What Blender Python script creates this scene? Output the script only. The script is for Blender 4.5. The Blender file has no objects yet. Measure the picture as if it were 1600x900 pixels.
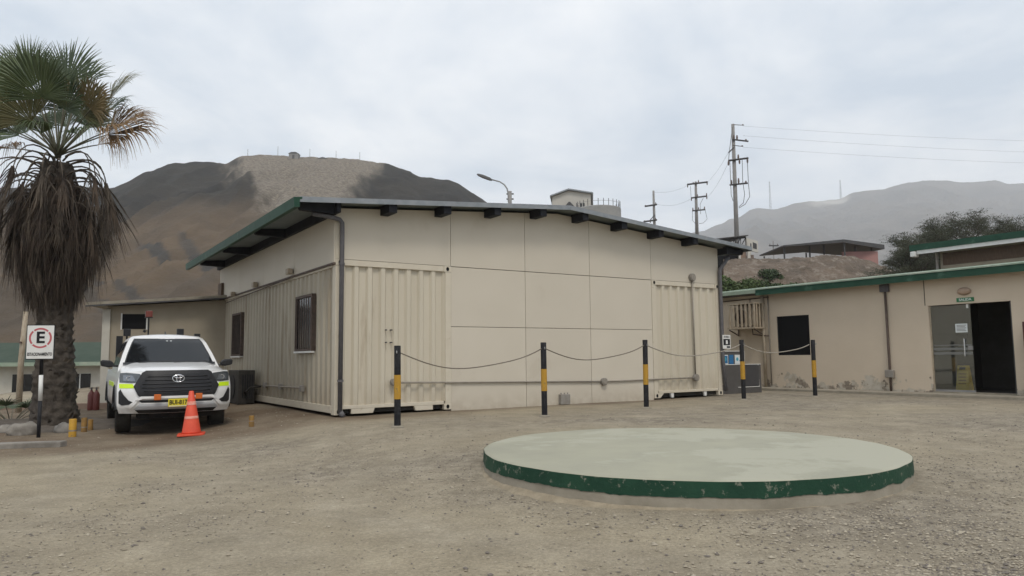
import bpy, bmesh, math, random
from mathutils import Vector, Matrix, noise
R = math.radians
scene = bpy.context.scene
C = scene.collection

# ------------------------------------------------------------------ camera
CAM = Vector((0.0, 0.0, 1.3))
FPX, PITCH, ROLL, YAW = 1148.43, R(5.3773), R(0.5668), R(33.2745)
_F = Vector((0, math.cos(PITCH), math.sin(PITCH)))
_U0 = Vector((0, -math.sin(PITCH), math.cos(PITCH)))
_R = Vector((1, 0, 0)) * math.cos(ROLL) - _U0 * math.sin(ROLL)
_U = _U0 * math.cos(ROLL) + Vector((1, 0, 0)) * math.sin(ROLL)
cd = bpy.data.cameras.new('camera')
cam = bpy.data.objects.new('camera', cd)
C.objects.link(cam)
cd.sensor_width = 36.0
cd.lens = 36.0 * FPX / 1600.0
cd.clip_start = 0.05
cd.clip_end = 12000
m = Matrix((_R, _U, -_F)).transposed().to_4x4()
m.translation = CAM
cam.matrix_world = m
scene.camera = cam

# ------------------------------------------------------------------ sky and sun
SUN_AZ = math.atan2(-0.97, 0.25)     # horizontal direction towards the sun (x, y)
SUN_EL = R(56)
world = bpy.data.worlds.new('World')
scene.world = world
world.use_nodes = True
wt = world.node_tree
wt.nodes.clear()


def wn(t, **kw):
    n = wt.nodes.new(t)
    for k, v in kw.items():
        setattr(n, k, v)
    return n


def wl(a, b):
    wt.links.new(a, b)


sky = wn('ShaderNodeTexSky', sky_type='NISHITA')
sky.sun_disc = False
sky.sun_elevation = SUN_EL
sky.sun_rotation = math.pi / 2 - SUN_AZ
sky.air_density = 1.0
sky.dust_density = 3.0
tc = wn('ShaderNodeTexCoord')
sep = wn('ShaderNodeSeparateXYZ')
wl(tc.outputs['Generated'], sep.inputs[0])
mx = wn('ShaderNodeMath', operation='MAXIMUM')
wl(sep.outputs['Z'], mx.inputs[0]); mx.inputs[1].default_value = 0.0
ad = wn('ShaderNodeMath', operation='ADD')
wl(mx.outputs[0], ad.inputs[0]); ad.inputs[1].default_value = 0.22
dx = wn('ShaderNodeMath', operation='DIVIDE'); wl(sep.outputs['X'], dx.inputs[0]); wl(ad.outputs[0], dx.inputs[1])
dy = wn('ShaderNodeMath', operation='DIVIDE'); wl(sep.outputs['Y'], dy.inputs[0]); wl(ad.outputs[0], dy.inputs[1])
cmb = wn('ShaderNodeCombineXYZ'); wl(dx.outputs[0], cmb.inputs[0]); wl(dy.outputs[0], cmb.inputs[1])
cn1 = wn('ShaderNodeTexNoise'); cn1.inputs['Scale'].default_value = 1.1; cn1.inputs['Detail'].default_value = 7
cn1.inputs['Roughness'].default_value = 0.58; cn1.inputs['Distortion'].default_value = 0.5
wl(cmb.outputs[0], cn1.inputs['Vector'])
cn2 = wn('ShaderNodeTexNoise'); cn2.inputs['Scale'].default_value = 4.2; cn2.inputs['Detail'].default_value = 5
wl(cmb.outputs[0], cn2.inputs['Vector'])
cm_ = wn('ShaderNodeMath', operation='MULTIPLY_ADD')
wl(cn2.outputs['Fac'], cm_.inputs[0]); cm_.inputs[1].default_value = 0.35
wl(cn1.outputs['Fac'], cm_.inputs[2])
ramp = wn('ShaderNodeValToRGB')
wl(cm_.outputs[0], ramp.inputs[0])
ramp.color_ramp.elements[0].position = 0.50
ramp.color_ramp.elements[0].color = (0.53, 0.605, 0.695, 1)
ramp.color_ramp.elements[1].position = 0.83
ramp.color_ramp.elements[1].color = (0.93, 0.935, 0.94, 1)
sc10 = wn('ShaderNodeVectorMath', operation='SCALE')
wl(ramp.outputs[0], sc10.inputs[0]); sc10.inputs['Scale'].default_value = 7.5
mix = wn('ShaderNodeMix', data_type='RGBA')
mix.inputs['Factor'].default_value = 0.93
wl(sky.outputs[0], mix.inputs['A']); wl(sc10.outputs[0], mix.inputs['B'])
bg = wn('ShaderNodeBackground'); bg.inputs['Strength'].default_value = 0.144
wl(mix.outputs['Result'], bg.inputs['Color'])
wo = wn('ShaderNodeOutputWorld'); wl(bg.outputs[0], wo.inputs['Surface'])

sl = bpy.data.lights.new('sun', 'SUN')
sl.energy = 1.5
sl.angle = R(15)
sl.color = (1.0, 0.93, 0.83)
sun = bpy.data.objects.new('sun', sl)
C.objects.link(sun)
sd = Vector((math.cos(SUN_AZ) * math.cos(SUN_EL), math.sin(SUN_AZ) * math.cos(SUN_EL), math.sin(SUN_EL)))
sun.rotation_euler = sd.to_track_quat('Z', 'Y').to_euler()
sun.location = (8, -6, 15)

vs = scene.view_settings
vs.view_transform = 'Standard'
vs.look = 'None'
vs.exposure = 0.22
vs.gamma = 1.0
vs.use_curve_mapping = False
scene.cycles.max_bounces = 7
scene.cycles.diffuse_bounces = 4
scene.cycles.glossy_bounces = 3
scene.cycles.transmission_bounces = 4
scene.cycles.transparent_max_bounces = 12
scene.cycles.volume_bounces = 3
scene.cycles.use_denoising = True
scene.cycles.sample_clamp_indirect = 6


# ------------------------------------------------------------------ helpers
def ray(px, py):
    return (_F * FPX + _R * (px - 800) - _U * (py - 450)).normalized()


def at(px, py, Y):
    d = ray(px, py)
    return CAM + d * (Y / d.y)


def gz(px, py, z):
    d = ray(px, py)
    return CAM + d * ((z - CAM.z) / d.z)


def sstep(a, b, x):
    t = min(1.0, max(0.0, (x - a) / (b - a)))
    return t * t * (3 - 2 * t)


def lerp(a, b, t):
    return a + (b - a) * t


def interp(pts, x):
    if x <= pts[0][0]:
        return pts[0][1]
    for (x0, y0), (x1, y1) in zip(pts, pts[1:]):
        if x <= x1:
            return lerp(y0, y1, (x - x0) / (x1 - x0))
    return pts[-1][1]


BO = Vector((-3.2928, 13.6412, 0.267))       # front left corner of the container building
AX = Vector((math.cos(YAW), math.sin(YAW), 0))
BX = Vector((-math.sin(YAW), math.cos(YAW), 0))


def ground_z(x, y):
    rx, ry = x - BO.x, y - BO.y
    a = rx * AX.x + ry * AX.y
    b = rx * BX.x + ry * BX.y
    z = 0.235 * sstep(1.0, 12.5, y) * lerp(0.06, 1.0, sstep(-2.9, -0.05, a + 0.04 * b))
    z -= 1.45 * sstep(19.5, 27, y) * sstep(-9, -14, a - 0.15 * b)
    return z


def snoise(x, y, z=0.0):
    return noise.noise(Vector((x, y, z)))


def fnoise(x, y, z=0.0, o=5, h=0.55):
    s, a, f = 0, 1, 1
    for i in range(o):
        s += a * noise.noise(Vector((x * f, y * f, z + 7.3 * i)))
        a *= h; f *= 2.03
    return s


class MB:
    """collects shapes for ONE mesh"""
    def __init__(self):
        self.v, self.f = [], []

    def add(self, vs, fs, mat=None):
        n = len(self.v)
        self.v += [tuple((mat @ Vector(p)) if mat else p) for p in vs]
        self.f += [tuple(i + n for i in f) for f in fs]
        return self

    def box(self, x0, x1, y0, y1, z0, z1, mat=None):
        vs = [(x0, y0, z0), (x1, y0, z0), (x1, y1, z0), (x0, y1, z0), (x0, y0, z1), (x1, y0, z1), (x1, y1, z1), (x0, y1, z1)]
        fs = [(0, 3, 2, 1), (4, 5, 6, 7), (0, 1, 5, 4), (1, 2, 6, 5), (2, 3, 7, 6), (3, 0, 4, 7)]
        return self.add(vs, fs, mat)

    def prism(self, poly, axis, a0, a1, mat=None):
        """poly: 2D points; axis: the missing axis ('x','y','z'); extruded from a0 to a1"""
        def mk(p, a):
            if axis == 'x': return (a, p[0], p[1])
            if axis == 'y': return (p[0], a, p[1])
            return (p[0], p[1], a)
        n = len(poly)
        vs = [mk(p, a0) for p in poly] + [mk(p, a1) for p in poly]
        fs = [tuple(range(n))[::-1], tuple(range(n, 2 * n))]
        for i in range(n):
            j = (i + 1) % n
            fs.append((i, j, n + j, n + i))
        return self.add(vs, fs, mat)

    def tube(self, pts, r, n=8, closed=False, caps=True):
        pts = [Vector(p) for p in pts]
        rs = r if isinstance(r, (list, tuple)) else [r] * len(pts)
        base = len(self.v)
        up = None
        for i, p in enumerate(pts):
            if closed:
                d = pts[(i + 1) % len(pts)] - pts[i - 1]
            else:
                d = pts[min(i + 1, len(pts) - 1)] - pts[max(i - 1, 0)]
            if d.length < 1e-9: d = Vector((0, 0, 1))
            d.normalize()
            if up is None:
                up = Vector((0, 0, 1)) if abs(d.z) < 0.9 else Vector((1, 0, 0))
            s = d.cross(up)
            if s.length < 1e-6: s = d.orthogonal()
            s.normalize(); up = s.cross(d).normalized()
            for k in range(n):
                a = 2 * math.pi * k / n
                self.v.append(tuple(p + (s * math.cos(a) + up * math.sin(a)) * rs[i]))
        m_ = len(pts)
        for i in range(m_ if closed else m_ - 1):
            for k in range(n):
                a, b = base + i * n + k, base + i * n + (k + 1) % n
                i2 = (i + 1) % m_
                self.f.append((a, b, base + i2 * n + (k + 1) % n, base + i2 * n + k))
        if caps and not closed:
            self.f.append(tuple(base + k for k in range(n))[::-1])
            self.f.append(tuple(base + (m_ - 1) * n + k for k in range(n)))
        return self

    def lathe(self, prof, n=24, mat=None):
        """prof: (r, z) pairs round the z axis"""
        vs, fs = [], []
        for r, z in prof:
            for k in range(n):
                a = 2 * math.pi * k / n
                vs.append((r * math.cos(a), r * math.sin(a), z))
        for i in range(len(prof) - 1):
            for k in range(n):
                fs.append((i * n + k, i * n + (k + 1) % n, (i + 1) * n + (k + 1) % n, (i + 1) * n + k))
        fs.append(tuple(range(n))[::-1])
        fs.append(tuple((len(prof) - 1) * n + k for k in range(n)))
        return self.add(vs, fs, mat)

    def grid(self, fn, nu, nv, keep=None):
        base = len(self.v)
        for i in range(nu + 1):
            for j in range(nv + 1):
                self.v.append(tuple(fn(i / nu, j / nv)))
        for i in range(nu):
            for j in range(nv):
                if keep and not keep((i + .5) / nu, (j + .5) / nv): continue
                a = base + i * (nv + 1) + j
                self.f.append((a, a + nv + 1, a + nv + 2, a + 1))
        return self

    def build(self, name, mat, parent=None, smooth=False, bevel=0.0, seg=2, autosmooth=None):
        me = bpy.data.meshes.new(name)
        me.from_pydata(self.v, [], self.f)
        me.update()
        if bevel > 0:
            bm = bmesh.new(); bm.from_mesh(me)
            es = [e for e in bm.edges if len(e.link_faces) == 2 and e.calc_face_angle(0) > 0.5]
            bmesh.ops.bevel(bm, geom=es, offset=bevel, segments=seg, affect='EDGES', profile=0.6)
            bm.to_mesh(me); bm.free()
        return link(name, me, mat, parent, smooth, autosmooth)


def link(name, me, mat, parent=None, smooth=False, autosmooth=None):
    if mat is not None and not me.materials:
        me.materials.append(mat)
    if smooth or autosmooth:
        me.polygons.foreach_set('use_smooth', [True] * len(me.polygons))
        if autosmooth:
            try:
                me.set_sharp_from_angle(angle=autosmooth)
            except Exception:
                pass
    o = bpy.data.objects.new(name, me)
    C.objects.link(o)
    if parent: o.parent = parent
    return o


def tag(o, label=None, cat=None, group=None, kind=None):
    if label: o['label'] = label
    if cat: o['category'] = cat
    if group: o['group'] = group
    if kind: o['kind'] = kind
    return o


def thing(name, label, cat, loc=(0, 0, 0), rz=0.0, group=None):
    o = bpy.data.objects.new(name, None)
    o.empty_display_size = 0.2
    C.objects.link(o)
    o.location = loc
    o.rotation_euler = (0, 0, rz)
    return tag(o, label, cat, group)


def copy_part(src, parent, loc=None, rot=None, scale=None):
    o = src.copy()
    C.objects.link(o)
    o.parent = parent
    if loc is not None: o.location = loc
    if rot is not None: o.rotation_euler = rot
    if scale is not None: o.scale = scale
    return o


def text_mesh(name, body, size, mat, parent, loc, rot, width=None, extrude=0.001, bold=0.0):
    cu = bpy.data.curves.new(name, 'FONT')
    cu.body = body; cu.size = size; cu.align_x = 'CENTER'; cu.align_y = 'CENTER'
    cu.extrude = extrude; cu.offset = bold; cu.resolution_u = 3
    t = bpy.data.objects.new('tmp', cu)
    C.objects.link(t)
    dg = bpy.context.evaluated_depsgraph_get()
    me = bpy.data.meshes.new_from_object(t.evaluated_get(dg))
    bpy.data.objects.remove(t); bpy.data.curves.remove(cu)
    o = link(name, me, mat, parent)
    if width:
        xs = [v.co.x for v in me.vertices]
        k = width / (max(xs) - min(xs))
        for v in me.vertices: v.co.x *= k
    o.location = loc
    o.rotation_euler = rot
    return o


# ------------------------------------------------------------------ materials
def mat(name, c1, c2=None, scale=5.0, rough=0.7, bump=0.0, bscale=None, metal=0.0, spec=None, stretch=(1, 1, 1), c3=None, c3cov=0.35, c3scale=1.0, detail=6, lo=0.35, hi=0.65, coat=0.0, bdist=0.02):
    mt = bpy.data.materials.new(name)
    mt.use_nodes = True
    nt = mt.node_tree
    b = nt.nodes['Principled BSDF']
    b.inputs['Roughness'].default_value = rough
    b.inputs['Metallic'].default_value = metal
    if spec is not None: b.inputs['Specular IOR Level'].default_value = spec
    if coat: b.inputs['Coat Weight'].default_value = coat; b.inputs['Coat Roughness'].default_value = 0.08
    b.inputs['Base Color'].default_value = (*c1, 1)
    if c2 is None and not bump: return mt
    tc = nt.nodes.new('ShaderNodeTexCoord')
    mp = nt.nodes.new('ShaderNodeMapping')
    mp.inputs['Scale'].default_value = stretch
    nt.links.new(tc.outputs['Object'], mp.inputs[0])

    def nz(s, d=detail, rr=0.6):
        n = nt.nodes.new('ShaderNodeTexNoise')
        n.inputs['Scale'].default_value = s; n.inputs['Detail'].default_value = d; n.inputs['Roughness'].default_value = rr
        nt.links.new(mp.outputs[0], n.inputs['Vector'])
        return n

    def rampn(src, p0, p1, a, bb):
        r_ = nt.nodes.new('ShaderNodeValToRGB')
        r_.color_ramp.elements[0].position = p0; r_.color_ramp.elements[1].position = p1
        r_.color_ramp.elements[0].color = a; r_.color_ramp.elements[1].color = bb
        nt.links.new(src, r_.inputs[0])
        return r_
    if c2 is not None:
        out = rampn(nz(scale).outputs['Fac'], lo, hi, (*c1, 1), (*c2, 1)).outputs[0]
        if c3 is not None:
            f = rampn(nz(c3scale, 8, 0.65).outputs['Fac'], 0.5 + (0.5 - c3cov) * 0.36 - 0.03, 0.5 + (0.5 - c3cov) * 0.36 + 0.03, (0, 0, 0, 1), (1, 1, 1, 1))
            mixn = nt.nodes.new('ShaderNodeMix'); mixn.data_type = 'RGBA'
            nt.links.new(f.outputs[0], mixn.inputs['Factor'])
            nt.links.new(out, mixn.inputs['A']); mixn.inputs['B'].default_value = (*c3, 1)
            out = mixn.outputs['Result']
        nt.links.new(out, b.inputs['Base Color'])
    if bump:
        bn = nt.nodes.new('ShaderNodeBump')
        bn.inputs['Strength'].default_value = bump
        bn.inputs['Distance'].default_value = bdist
        nt.links.new(nz(bscale or scale * 4).outputs['Fac'], bn.inputs['Height'])
        nt.links.new(bn.outputs[0], b.inputs['Normal'])
    return mt


def glass_mat(name, tint, refl=0.12, rough=0.02, opac=0.0, opac_col=(0.02, 0.02, 0.02)):
    mt = bpy.data.materials.new(name)
    mt.use_nodes = True
    nt = mt.node_tree
    nt.nodes.clear()
    tr = nt.nodes.new('ShaderNodeBsdfTransparent'); tr.inputs[0].default_value = (*tint, 1)
    df = nt.nodes.new('ShaderNodeBsdfDiffuse'); df.inputs[0].default_value = (*opac_col, 1)
    m0 = nt.nodes.new('ShaderNodeMixShader'); m0.inputs[0].default_value = opac
    nt.links.new(tr.outputs[0], m0.inputs[1]); nt.links.new(df.outputs[0], m0.inputs[2])
    gl = nt.nodes.new('ShaderNodeBsdfGlossy'); gl.inputs['Roughness'].default_value = rough
    fr = nt.nodes.new('ShaderNodeFresnel'); fr.inputs[0].default_value = 1.5
    ma = nt.nodes.new('ShaderNodeMath'); ma.operation = 'MULTIPLY_ADD'
    nt.links.new(fr.outputs[0], ma.inputs[0]); ma.inputs[1].default_value = 1.0; ma.inputs[2].default_value = refl
    ma.use_clamp = True
    mx = nt.nodes.new('ShaderNodeMixShader')
    nt.links.new(ma.outputs[0], mx.inputs[0]); nt.links.new(m0.outputs[0], mx.inputs[1]); nt.links.new(gl.outputs[0], mx.inputs[2])
    o = nt.nodes.new('ShaderNodeOutputMaterial')
    nt.links.new(mx.outputs[0], o.inputs[0])
    return mt


CREAM = (0.50, 0.452, 0.362)
M = {}
M['panel'] = mat('cream_panel', (0.56, 0.51, 0.425), (0.535, 0.487, 0.403), scale=0.9, rough=0.55, bump=0.06, bscale=3, c3=(0.52, 0.47, 0.385), c3cov=0.15, c3scale=0.7)
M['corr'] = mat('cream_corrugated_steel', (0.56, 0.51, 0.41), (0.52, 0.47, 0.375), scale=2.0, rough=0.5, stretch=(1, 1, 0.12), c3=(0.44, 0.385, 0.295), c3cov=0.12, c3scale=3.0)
M['corr_side'] = mat('grimy_shaded_cream_steel', (0.41, 0.37, 0.29), (0.355, 0.315, 0.245), scale=2.4, rough=0.55, stretch=(1, 1, 0.1), c3=(0.31, 0.265, 0.195), c3cov=0.25, c3scale=3.4)  # grime streaks, plus eave and truck shade put into the darker base tone
M['steelframe'] = mat('cream_steel_frame', (0.58, 0.53, 0.43), (0.54, 0.485, 0.39), scale=4, rough=0.5, c3=(0.42, 0.35, 0.26), c3cov=0.05, c3scale=6)
M['gap'] = mat('dark_gap', (0.03, 0.028, 0.025), rough=0.95)
M['black'] = mat('black_paint', (0.016, 0.016, 0.019), (0.03, 0.03, 0.032), scale=8, rough=0.55, spec=0.12)
M['beam'] = mat('black_steel_beam', (0.014, 0.015, 0.02), (0.026, 0.027, 0.032), scale=5, rough=0.6, spec=0.12)
M['roofgreen'] = mat('green_roof_paint', (0.014, 0.052, 0.032), (0.022, 0.070, 0.045), scale=3, rough=0.55, spec=0.25, c3=(0.05, 0.11, 0.075), c3cov=0.15, c3scale=2)
M['roofpale'] = mat('faded_green_sheet', (0.20, 0.27, 0.20), (0.28, 0.33, 0.26), scale=2, rough=0.5, c3=(0.32, 0.36, 0.29), c3cov=0.25, c3scale=1.2)
M['roofdull'] = mat('dull_green_sheet', (0.035, 0.055, 0.038), (0.05, 0.07, 0.05), scale=1.5, rough=0.7, spec=0.15)
M['roofgrey'] = mat('galvanised_sheet', (0.20, 0.22, 0.235), (0.27, 0.285, 0.30), scale=4, rough=0.42, metal=0.35)
M['roofunder'] = mat('roof_underside', (0.13, 0.155, 0.15), (0.17, 0.19, 0.185), scale=3, rough=0.6)
M['pipe'] = mat('grey_pipe', (0.10, 0.098, 0.105), (0.13, 0.125, 0.13), scale=9, rough=0.5, spec=0.12)
M['conduit'] = mat('conduit', (0.24, 0.215, 0.18), (0.30, 0.27, 0.23), scale=14, rough=0.5, metal=0.2)
M['boxgrey'] = mat('grey_box', (0.27, 0.255, 0.23), (0.21, 0.19, 0.165), scale=9, rough=0.6)
M['wood'] = mat('brown_wood', (0.13, 0.085, 0.055), (0.085, 0.055, 0.036), scale=7, rough=0.75, stretch=(6, 6, 1))
M['bars'] = mat('brown_iron', (0.10, 0.07, 0.055), (0.065, 0.045, 0.035), scale=12, rough=0.7)
M['darkglass'] = mat('dark_glass', (0.012, 0.013, 0.015), rough=0.12)
M['blackvoid'] = mat('black_screen', (0.009, 0.009, 0.010), rough=0.7, spec=0.12)
M['acdark'] = mat('dark_ac_case', (0.035, 0.033, 0.03), (0.055, 0.05, 0.045), scale=8, rough=0.6, spec=0.12)
M['acbeige'] = mat('aged_beige_case', (0.42, 0.36, 0.27), (0.33, 0.27, 0.2), scale=8, rough=0.6)
M['slat'] = mat('aged_cream_slat', (0.44, 0.38, 0.29), (0.31, 0.24, 0.165), scale=6, rough=0.7, stretch=(4, 4, 1))
M['white'] = mat('white_paint', (0.72, 0.72, 0.70), (0.64, 0.64, 0.61), scale=6, rough=0.5)
M['offwhite'] = mat('offwhite_render', (0.55, 0.53, 0.47), (0.46, 0.435, 0.375), scale=1.6, rough=0.85, bump=0.15, bscale=30)
M['annex'] = mat('annex_cream_render', (0.36, 0.315, 0.24), (0.30, 0.262, 0.20), scale=1.2, rough=0.85, bump=0.15, bscale=25)
M['concrete'] = mat('concrete', (0.30, 0.27, 0.215), (0.22, 0.195, 0.15), scale=3.5, rough=0.9, bump=0.3, bscale=30)
M['palmtrunk'] = mat('palm_bark', (0.034, 0.027, 0.021), (0.078, 0.064, 0.051), scale=9, rough=0.95, bump=0.8, bscale=30)
M['frond'] = mat('palm_green', (0.026, 0.048, 0.018), (0.075, 0.104, 0.036), scale=1.6, rough=0.5)
M['frond2'] = mat('palm_olive', (0.075, 0.085, 0.03), (0.12, 0.105, 0.04), scale=2.5, rough=0.55)
M['frond3'] = mat('palm_brown_leaf', (0.15, 0.085, 0.035), (0.21, 0.13, 0.055), scale=3, rough=0.7)
M['frond4'] = mat('palm_tan_leaf', (0.10, 0.078, 0.03), (0.15, 0.105, 0.042), scale=2, rough=0.6)
M['dead'] = mat('dead_palm_leaf', (0.07, 0.049, 0.033), (0.020, 0.014, 0.011), scale=3, rough=0.9)
M['dead2'] = mat('dead_palm_leaf_grey', (0.12, 0.096, 0.072), (0.042, 0.032, 0.024), scale=3, rough=0.9)
M['petiole'] = mat('palm_stalk', (0.075, 0.072, 0.045), (0.11, 0.10, 0.06), scale=6, rough=0.6)
M['carwhite'] = mat('white_car_paint', (0.80, 0.805, 0.81), (0.77, 0.772, 0.77), scale=4, rough=0.3, coat=0.5)
M['carblack'] = mat('black_plastic', (0.014, 0.014, 0.016), (0.022, 0.022, 0.024), scale=30, rough=0.42, spec=0.35)
M['cargrille'] = mat('black_grille', (0.011, 0.011, 0.013), rough=0.3, spec=0.35)
M['under'] = mat('underbody', (0.012, 0.012, 0.012), (0.03, 0.027, 0.024), scale=6, rough=0.85, spec=0.12)
M['tyre'] = mat('tyre_rubber', (0.022, 0.021, 0.02), (0.05, 0.046, 0.04), scale=7, rough=0.85, spec=0.12)
M['rim'] = mat('steel_rim', (0.28, 0.28, 0.28), (0.2, 0.19, 0.18), scale=8, rough=0.45, metal=0.5)
M['chrome'] = mat('chrome', (0.75, 0.76, 0.78), rough=0.12, metal=1.0)
M['lens'] = mat('headlight_lens', (0.20, 0.22, 0.25), rough=0.06, metal=0.55, coat=1.0)
M['lensdark'] = mat('headlight_bowl', (0.08, 0.09, 0.10), rough=0.15, metal=0.3, coat=1.0)
M['hivis'] = mat('hivis_tape', (0.62, 0.86, 0.02), rough=0.4)
M['amber'] = mat('amber_lens', (0.55, 0.13, 0.02), rough=0.25)
M['redlens'] = mat('red_lens', (0.16, 0.03, 0.02), (0.22, 0.045, 0.025), scale=10, rough=0.3)
M['plate'] = mat('yellow_plate', (0.66, 0.56, 0.03), rough=0.5)
M['orange'] = mat('cone_orange', (0.70, 0.085, 0.035), (0.60, 0.065, 0.03), scale=6, rough=0.5)
M['conegrey'] = mat('scuffed_band', (0.62, 0.36, 0.29), (0.62, 0.16, 0.10), scale=12, rough=0.5)
M['yellow'] = mat('yellow_paint', (0.48, 0.27, 0.02), (0.40, 0.215, 0.02), scale=7, rough=0.6, c3=(0.24, 0.16, 0.05), c3cov=0.2, c3scale=9)
M['dirtyyellow'] = mat('dirty_yellow', (0.27, 0.15, 0.035), (0.17, 0.10, 0.035), scale=9, rough=0.8)
M['caution'] = mat('caution_yellow', (0.88, 0.60, 0.03), rough=0.45)
M['rope'] = mat('rope', (0.36, 0.33, 0.28), (0.25, 0.225, 0.185), scale=40, rough=0.9)
M['ropedark'] = mat('dark_rope', (0.14, 0.12, 0.095), (0.2, 0.175, 0.14), scale=40, rough=0.9)  # darker tone of the rope, used on the two left spans
M['kiosk'] = mat('dark_grey_board', (0.075, 0.072, 0.07), (0.095, 0.09, 0.088), scale=3, rough=0.5)
M['kioskdark'] = mat('charcoal_board', (0.045, 0.045, 0.05), (0.055, 0.055, 0.06), scale=3, rough=0.4)
M['blue'] = mat('sticker_blue', (0.02, 0.14, 0.32), rough=0.5)
M['teal'] = mat('sticker_teal', (0.06, 0.33, 0.45), rough=0.5)
M['pale'] = mat('sticker_white', (0.66, 0.70, 0.70), rough=0.5)
M['red'] = mat('sign_red', (0.45, 0.10, 0.11), rough=0.5)
M['green'] = mat('sign_green', (0.02, 0.16, 0.06), rough=0.5)
M['metal'] = mat('galvanised_pole', (0.22, 0.22, 0.22), (0.29, 0.285, 0.28), scale=4, rough=0.55, metal=0.2)
M['poleconc'] = mat('concrete_pole', (0.20, 0.195, 0.19), (0.26, 0.25, 0.24), scale=2, rough=0.85)
M['darkmetal'] = mat('dark_steel', (0.045, 0.045, 0.048), (0.07, 0.068, 0.068), scale=4, rough=0.6)
M['cable'] = mat('cable', (0.10, 0.10, 0.105), rough=0.7)
M['insul'] = mat('porcelain', (0.11, 0.075, 0.06), rough=0.35)
M['rock'] = mat('pale_rock', (0.26, 0.24, 0.21), (0.16, 0.145, 0.125), scale=4, rough=0.95, bump=0.5, bscale=14)
M['earth'] = mat('brown_earth', (0.20, 0.155, 0.11), (0.135, 0.105, 0.075), scale=0.6, rough=0.95, bump=0.6, bscale=3, bdist=0.2)
M['pink'] = mat('pink_wall', (0.36, 0.20, 0.18), (0.30, 0.17, 0.155), scale=1.0, rough=0.9)
M['interior'] = mat('dim_interior', (0.09, 0.08, 0.07), (0.07, 0.06, 0.05), scale=2, rough=0.9)  # shade of the closed rooms put into the colour, darker than beige walls
M['bush'] = mat('shrub_leaf', (0.05, 0.085, 0.022), (0.085, 0.125, 0.035), scale=1.2, rough=0.7)
M['bushdark'] = mat('shrub_leaf_dark', (0.028, 0.05, 0.018), (0.05, 0.08, 0.025), scale=1.2, rough=0.7)
M['acleaf'] = mat('grey_green_leaf', (0.040, 0.047, 0.028), (0.068, 0.074, 0.042), scale=1, rough=0.8)
M['acbark'] = mat('dark_bark', (0.05, 0.042, 0.036), (0.075, 0.062, 0.05), scale=4, rough=0.9)
M['brick'] = mat('brick_infill', (0.23, 0.16, 0.12), (0.28, 0.21, 0.165), scale=1.0, rough=0.9)
M['farcream'] = mat('far_cream_wall', (0.52, 0.50, 0.45), (0.45, 0.43, 0.39), scale=0.3, rough=0.85)
M['soil'] = mat('planter_soil', (0.075, 0.062, 0.05), (0.12, 0.10, 0.08), scale=5, rough=0.95, bump=0.7, bscale=25)
M['glass'] = glass_mat('door_glass', (0.82, 0.86, 0.84), refl=0.07, opac=0.10, opac_col=(0.22, 0.23, 0.21))
M['windscreen'] = glass_mat('windscreen_glass', (0.12, 0.14, 0.14), refl=0.16, opac=0.3, opac_col=(0.02, 0.022, 0.025))


def vary(mt, amount):
    """each panel a slightly different shade"""
    nt = mt.node_tree; b = nt.nodes['Principled BSDF']
    src = b.inputs['Base Color'].links[0].from_socket
    oi = nt.nodes.new('ShaderNodeObjectInfo')
    mr = nt.nodes.new('ShaderNodeMapRange'); mr.inputs['To Min'].default_value = 1 - amount; mr.inputs['To Max'].default_value = 1 + amount * 0.5
    nt.links.new(oi.outputs['Random'], mr.inputs['Value'])
    sc = nt.nodes.new('ShaderNodeVectorMath'); sc.operation = 'SCALE'
    nt.links.new(src, sc.inputs[0]); nt.links.new(mr.outputs[0], sc.inputs['Scale'])
    nt.links.new(sc.outputs[0], b.inputs['Base Color'])


def splash(mt, z0, z1, col, strength, nscale=5.0):
    """dust and mud thrown up on the lowest part of a thing, broken up by noise"""
    nt = mt.node_tree; b = nt.nodes['Principled BSDF']
    tc = nt.nodes.new('ShaderNodeTexCoord'); sep = nt.nodes.new('ShaderNodeSeparateXYZ')
    nt.links.new(tc.outputs['Object'], sep.inputs[0])
    mr = nt.nodes.new('ShaderNodeMapRange'); mr.inputs['From Min'].default_value = z1; mr.inputs['From Max'].default_value = z0; mr.inputs['To Max'].default_value = strength
    nt.links.new(sep.outputs['Z'], mr.inputs['Value'])
    n = nt.nodes.new('ShaderNodeTexNoise'); n.inputs['Scale'].default_value = nscale; n.inputs['Detail'].default_value = 6
    nt.links.new(tc.outputs['Object'], n.inputs['Vector'])
    mu = nt.nodes.new('ShaderNodeMath'); mu.operation = 'MULTIPLY'; mu.use_clamp = True
    m2 = nt.nodes.new('ShaderNodeMapRange'); m2.inputs['From Min'].default_value = 0.35; m2.inputs['From Max'].default_value = 0.6; m2.inputs['To Min'].default_value = 0.25
    nt.links.new(n.outputs['Fac'], m2.inputs['Value'])
    nt.links.new(mr.outputs[0], mu.inputs[0]); nt.links.new(m2.outputs[0], mu.inputs[1])
    mx = nt.nodes.new('ShaderNodeMix'); mx.data_type = 'RGBA'
    nt.links.new(mu.outputs[0], mx.inputs['Factor'])
    if b.inputs['Base Color'].links: nt.links.new(b.inputs['Base Color'].links[0].from_socket, mx.inputs['A'])
    else: mx.inputs['A'].default_value = b.inputs['Base Color'].default_value
    mx.inputs['B'].default_value = (*col, 1)
    nt.links.new(mx.outputs['Result'], b.inputs['Base Color'])


vary(M['panel'], 0.05)
splash(M['panel'], -0.1, 0.35, (0.34, 0.28, 0.20), 0.6)
splash(M['corr'], 0.1, 0.6, (0.34, 0.28, 0.20), 0.5)
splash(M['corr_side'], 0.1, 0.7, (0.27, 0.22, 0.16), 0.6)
splash(M['carwhite'], 0.35, 0.75, (0.36, 0.31, 0.24), 0.55)


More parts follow.
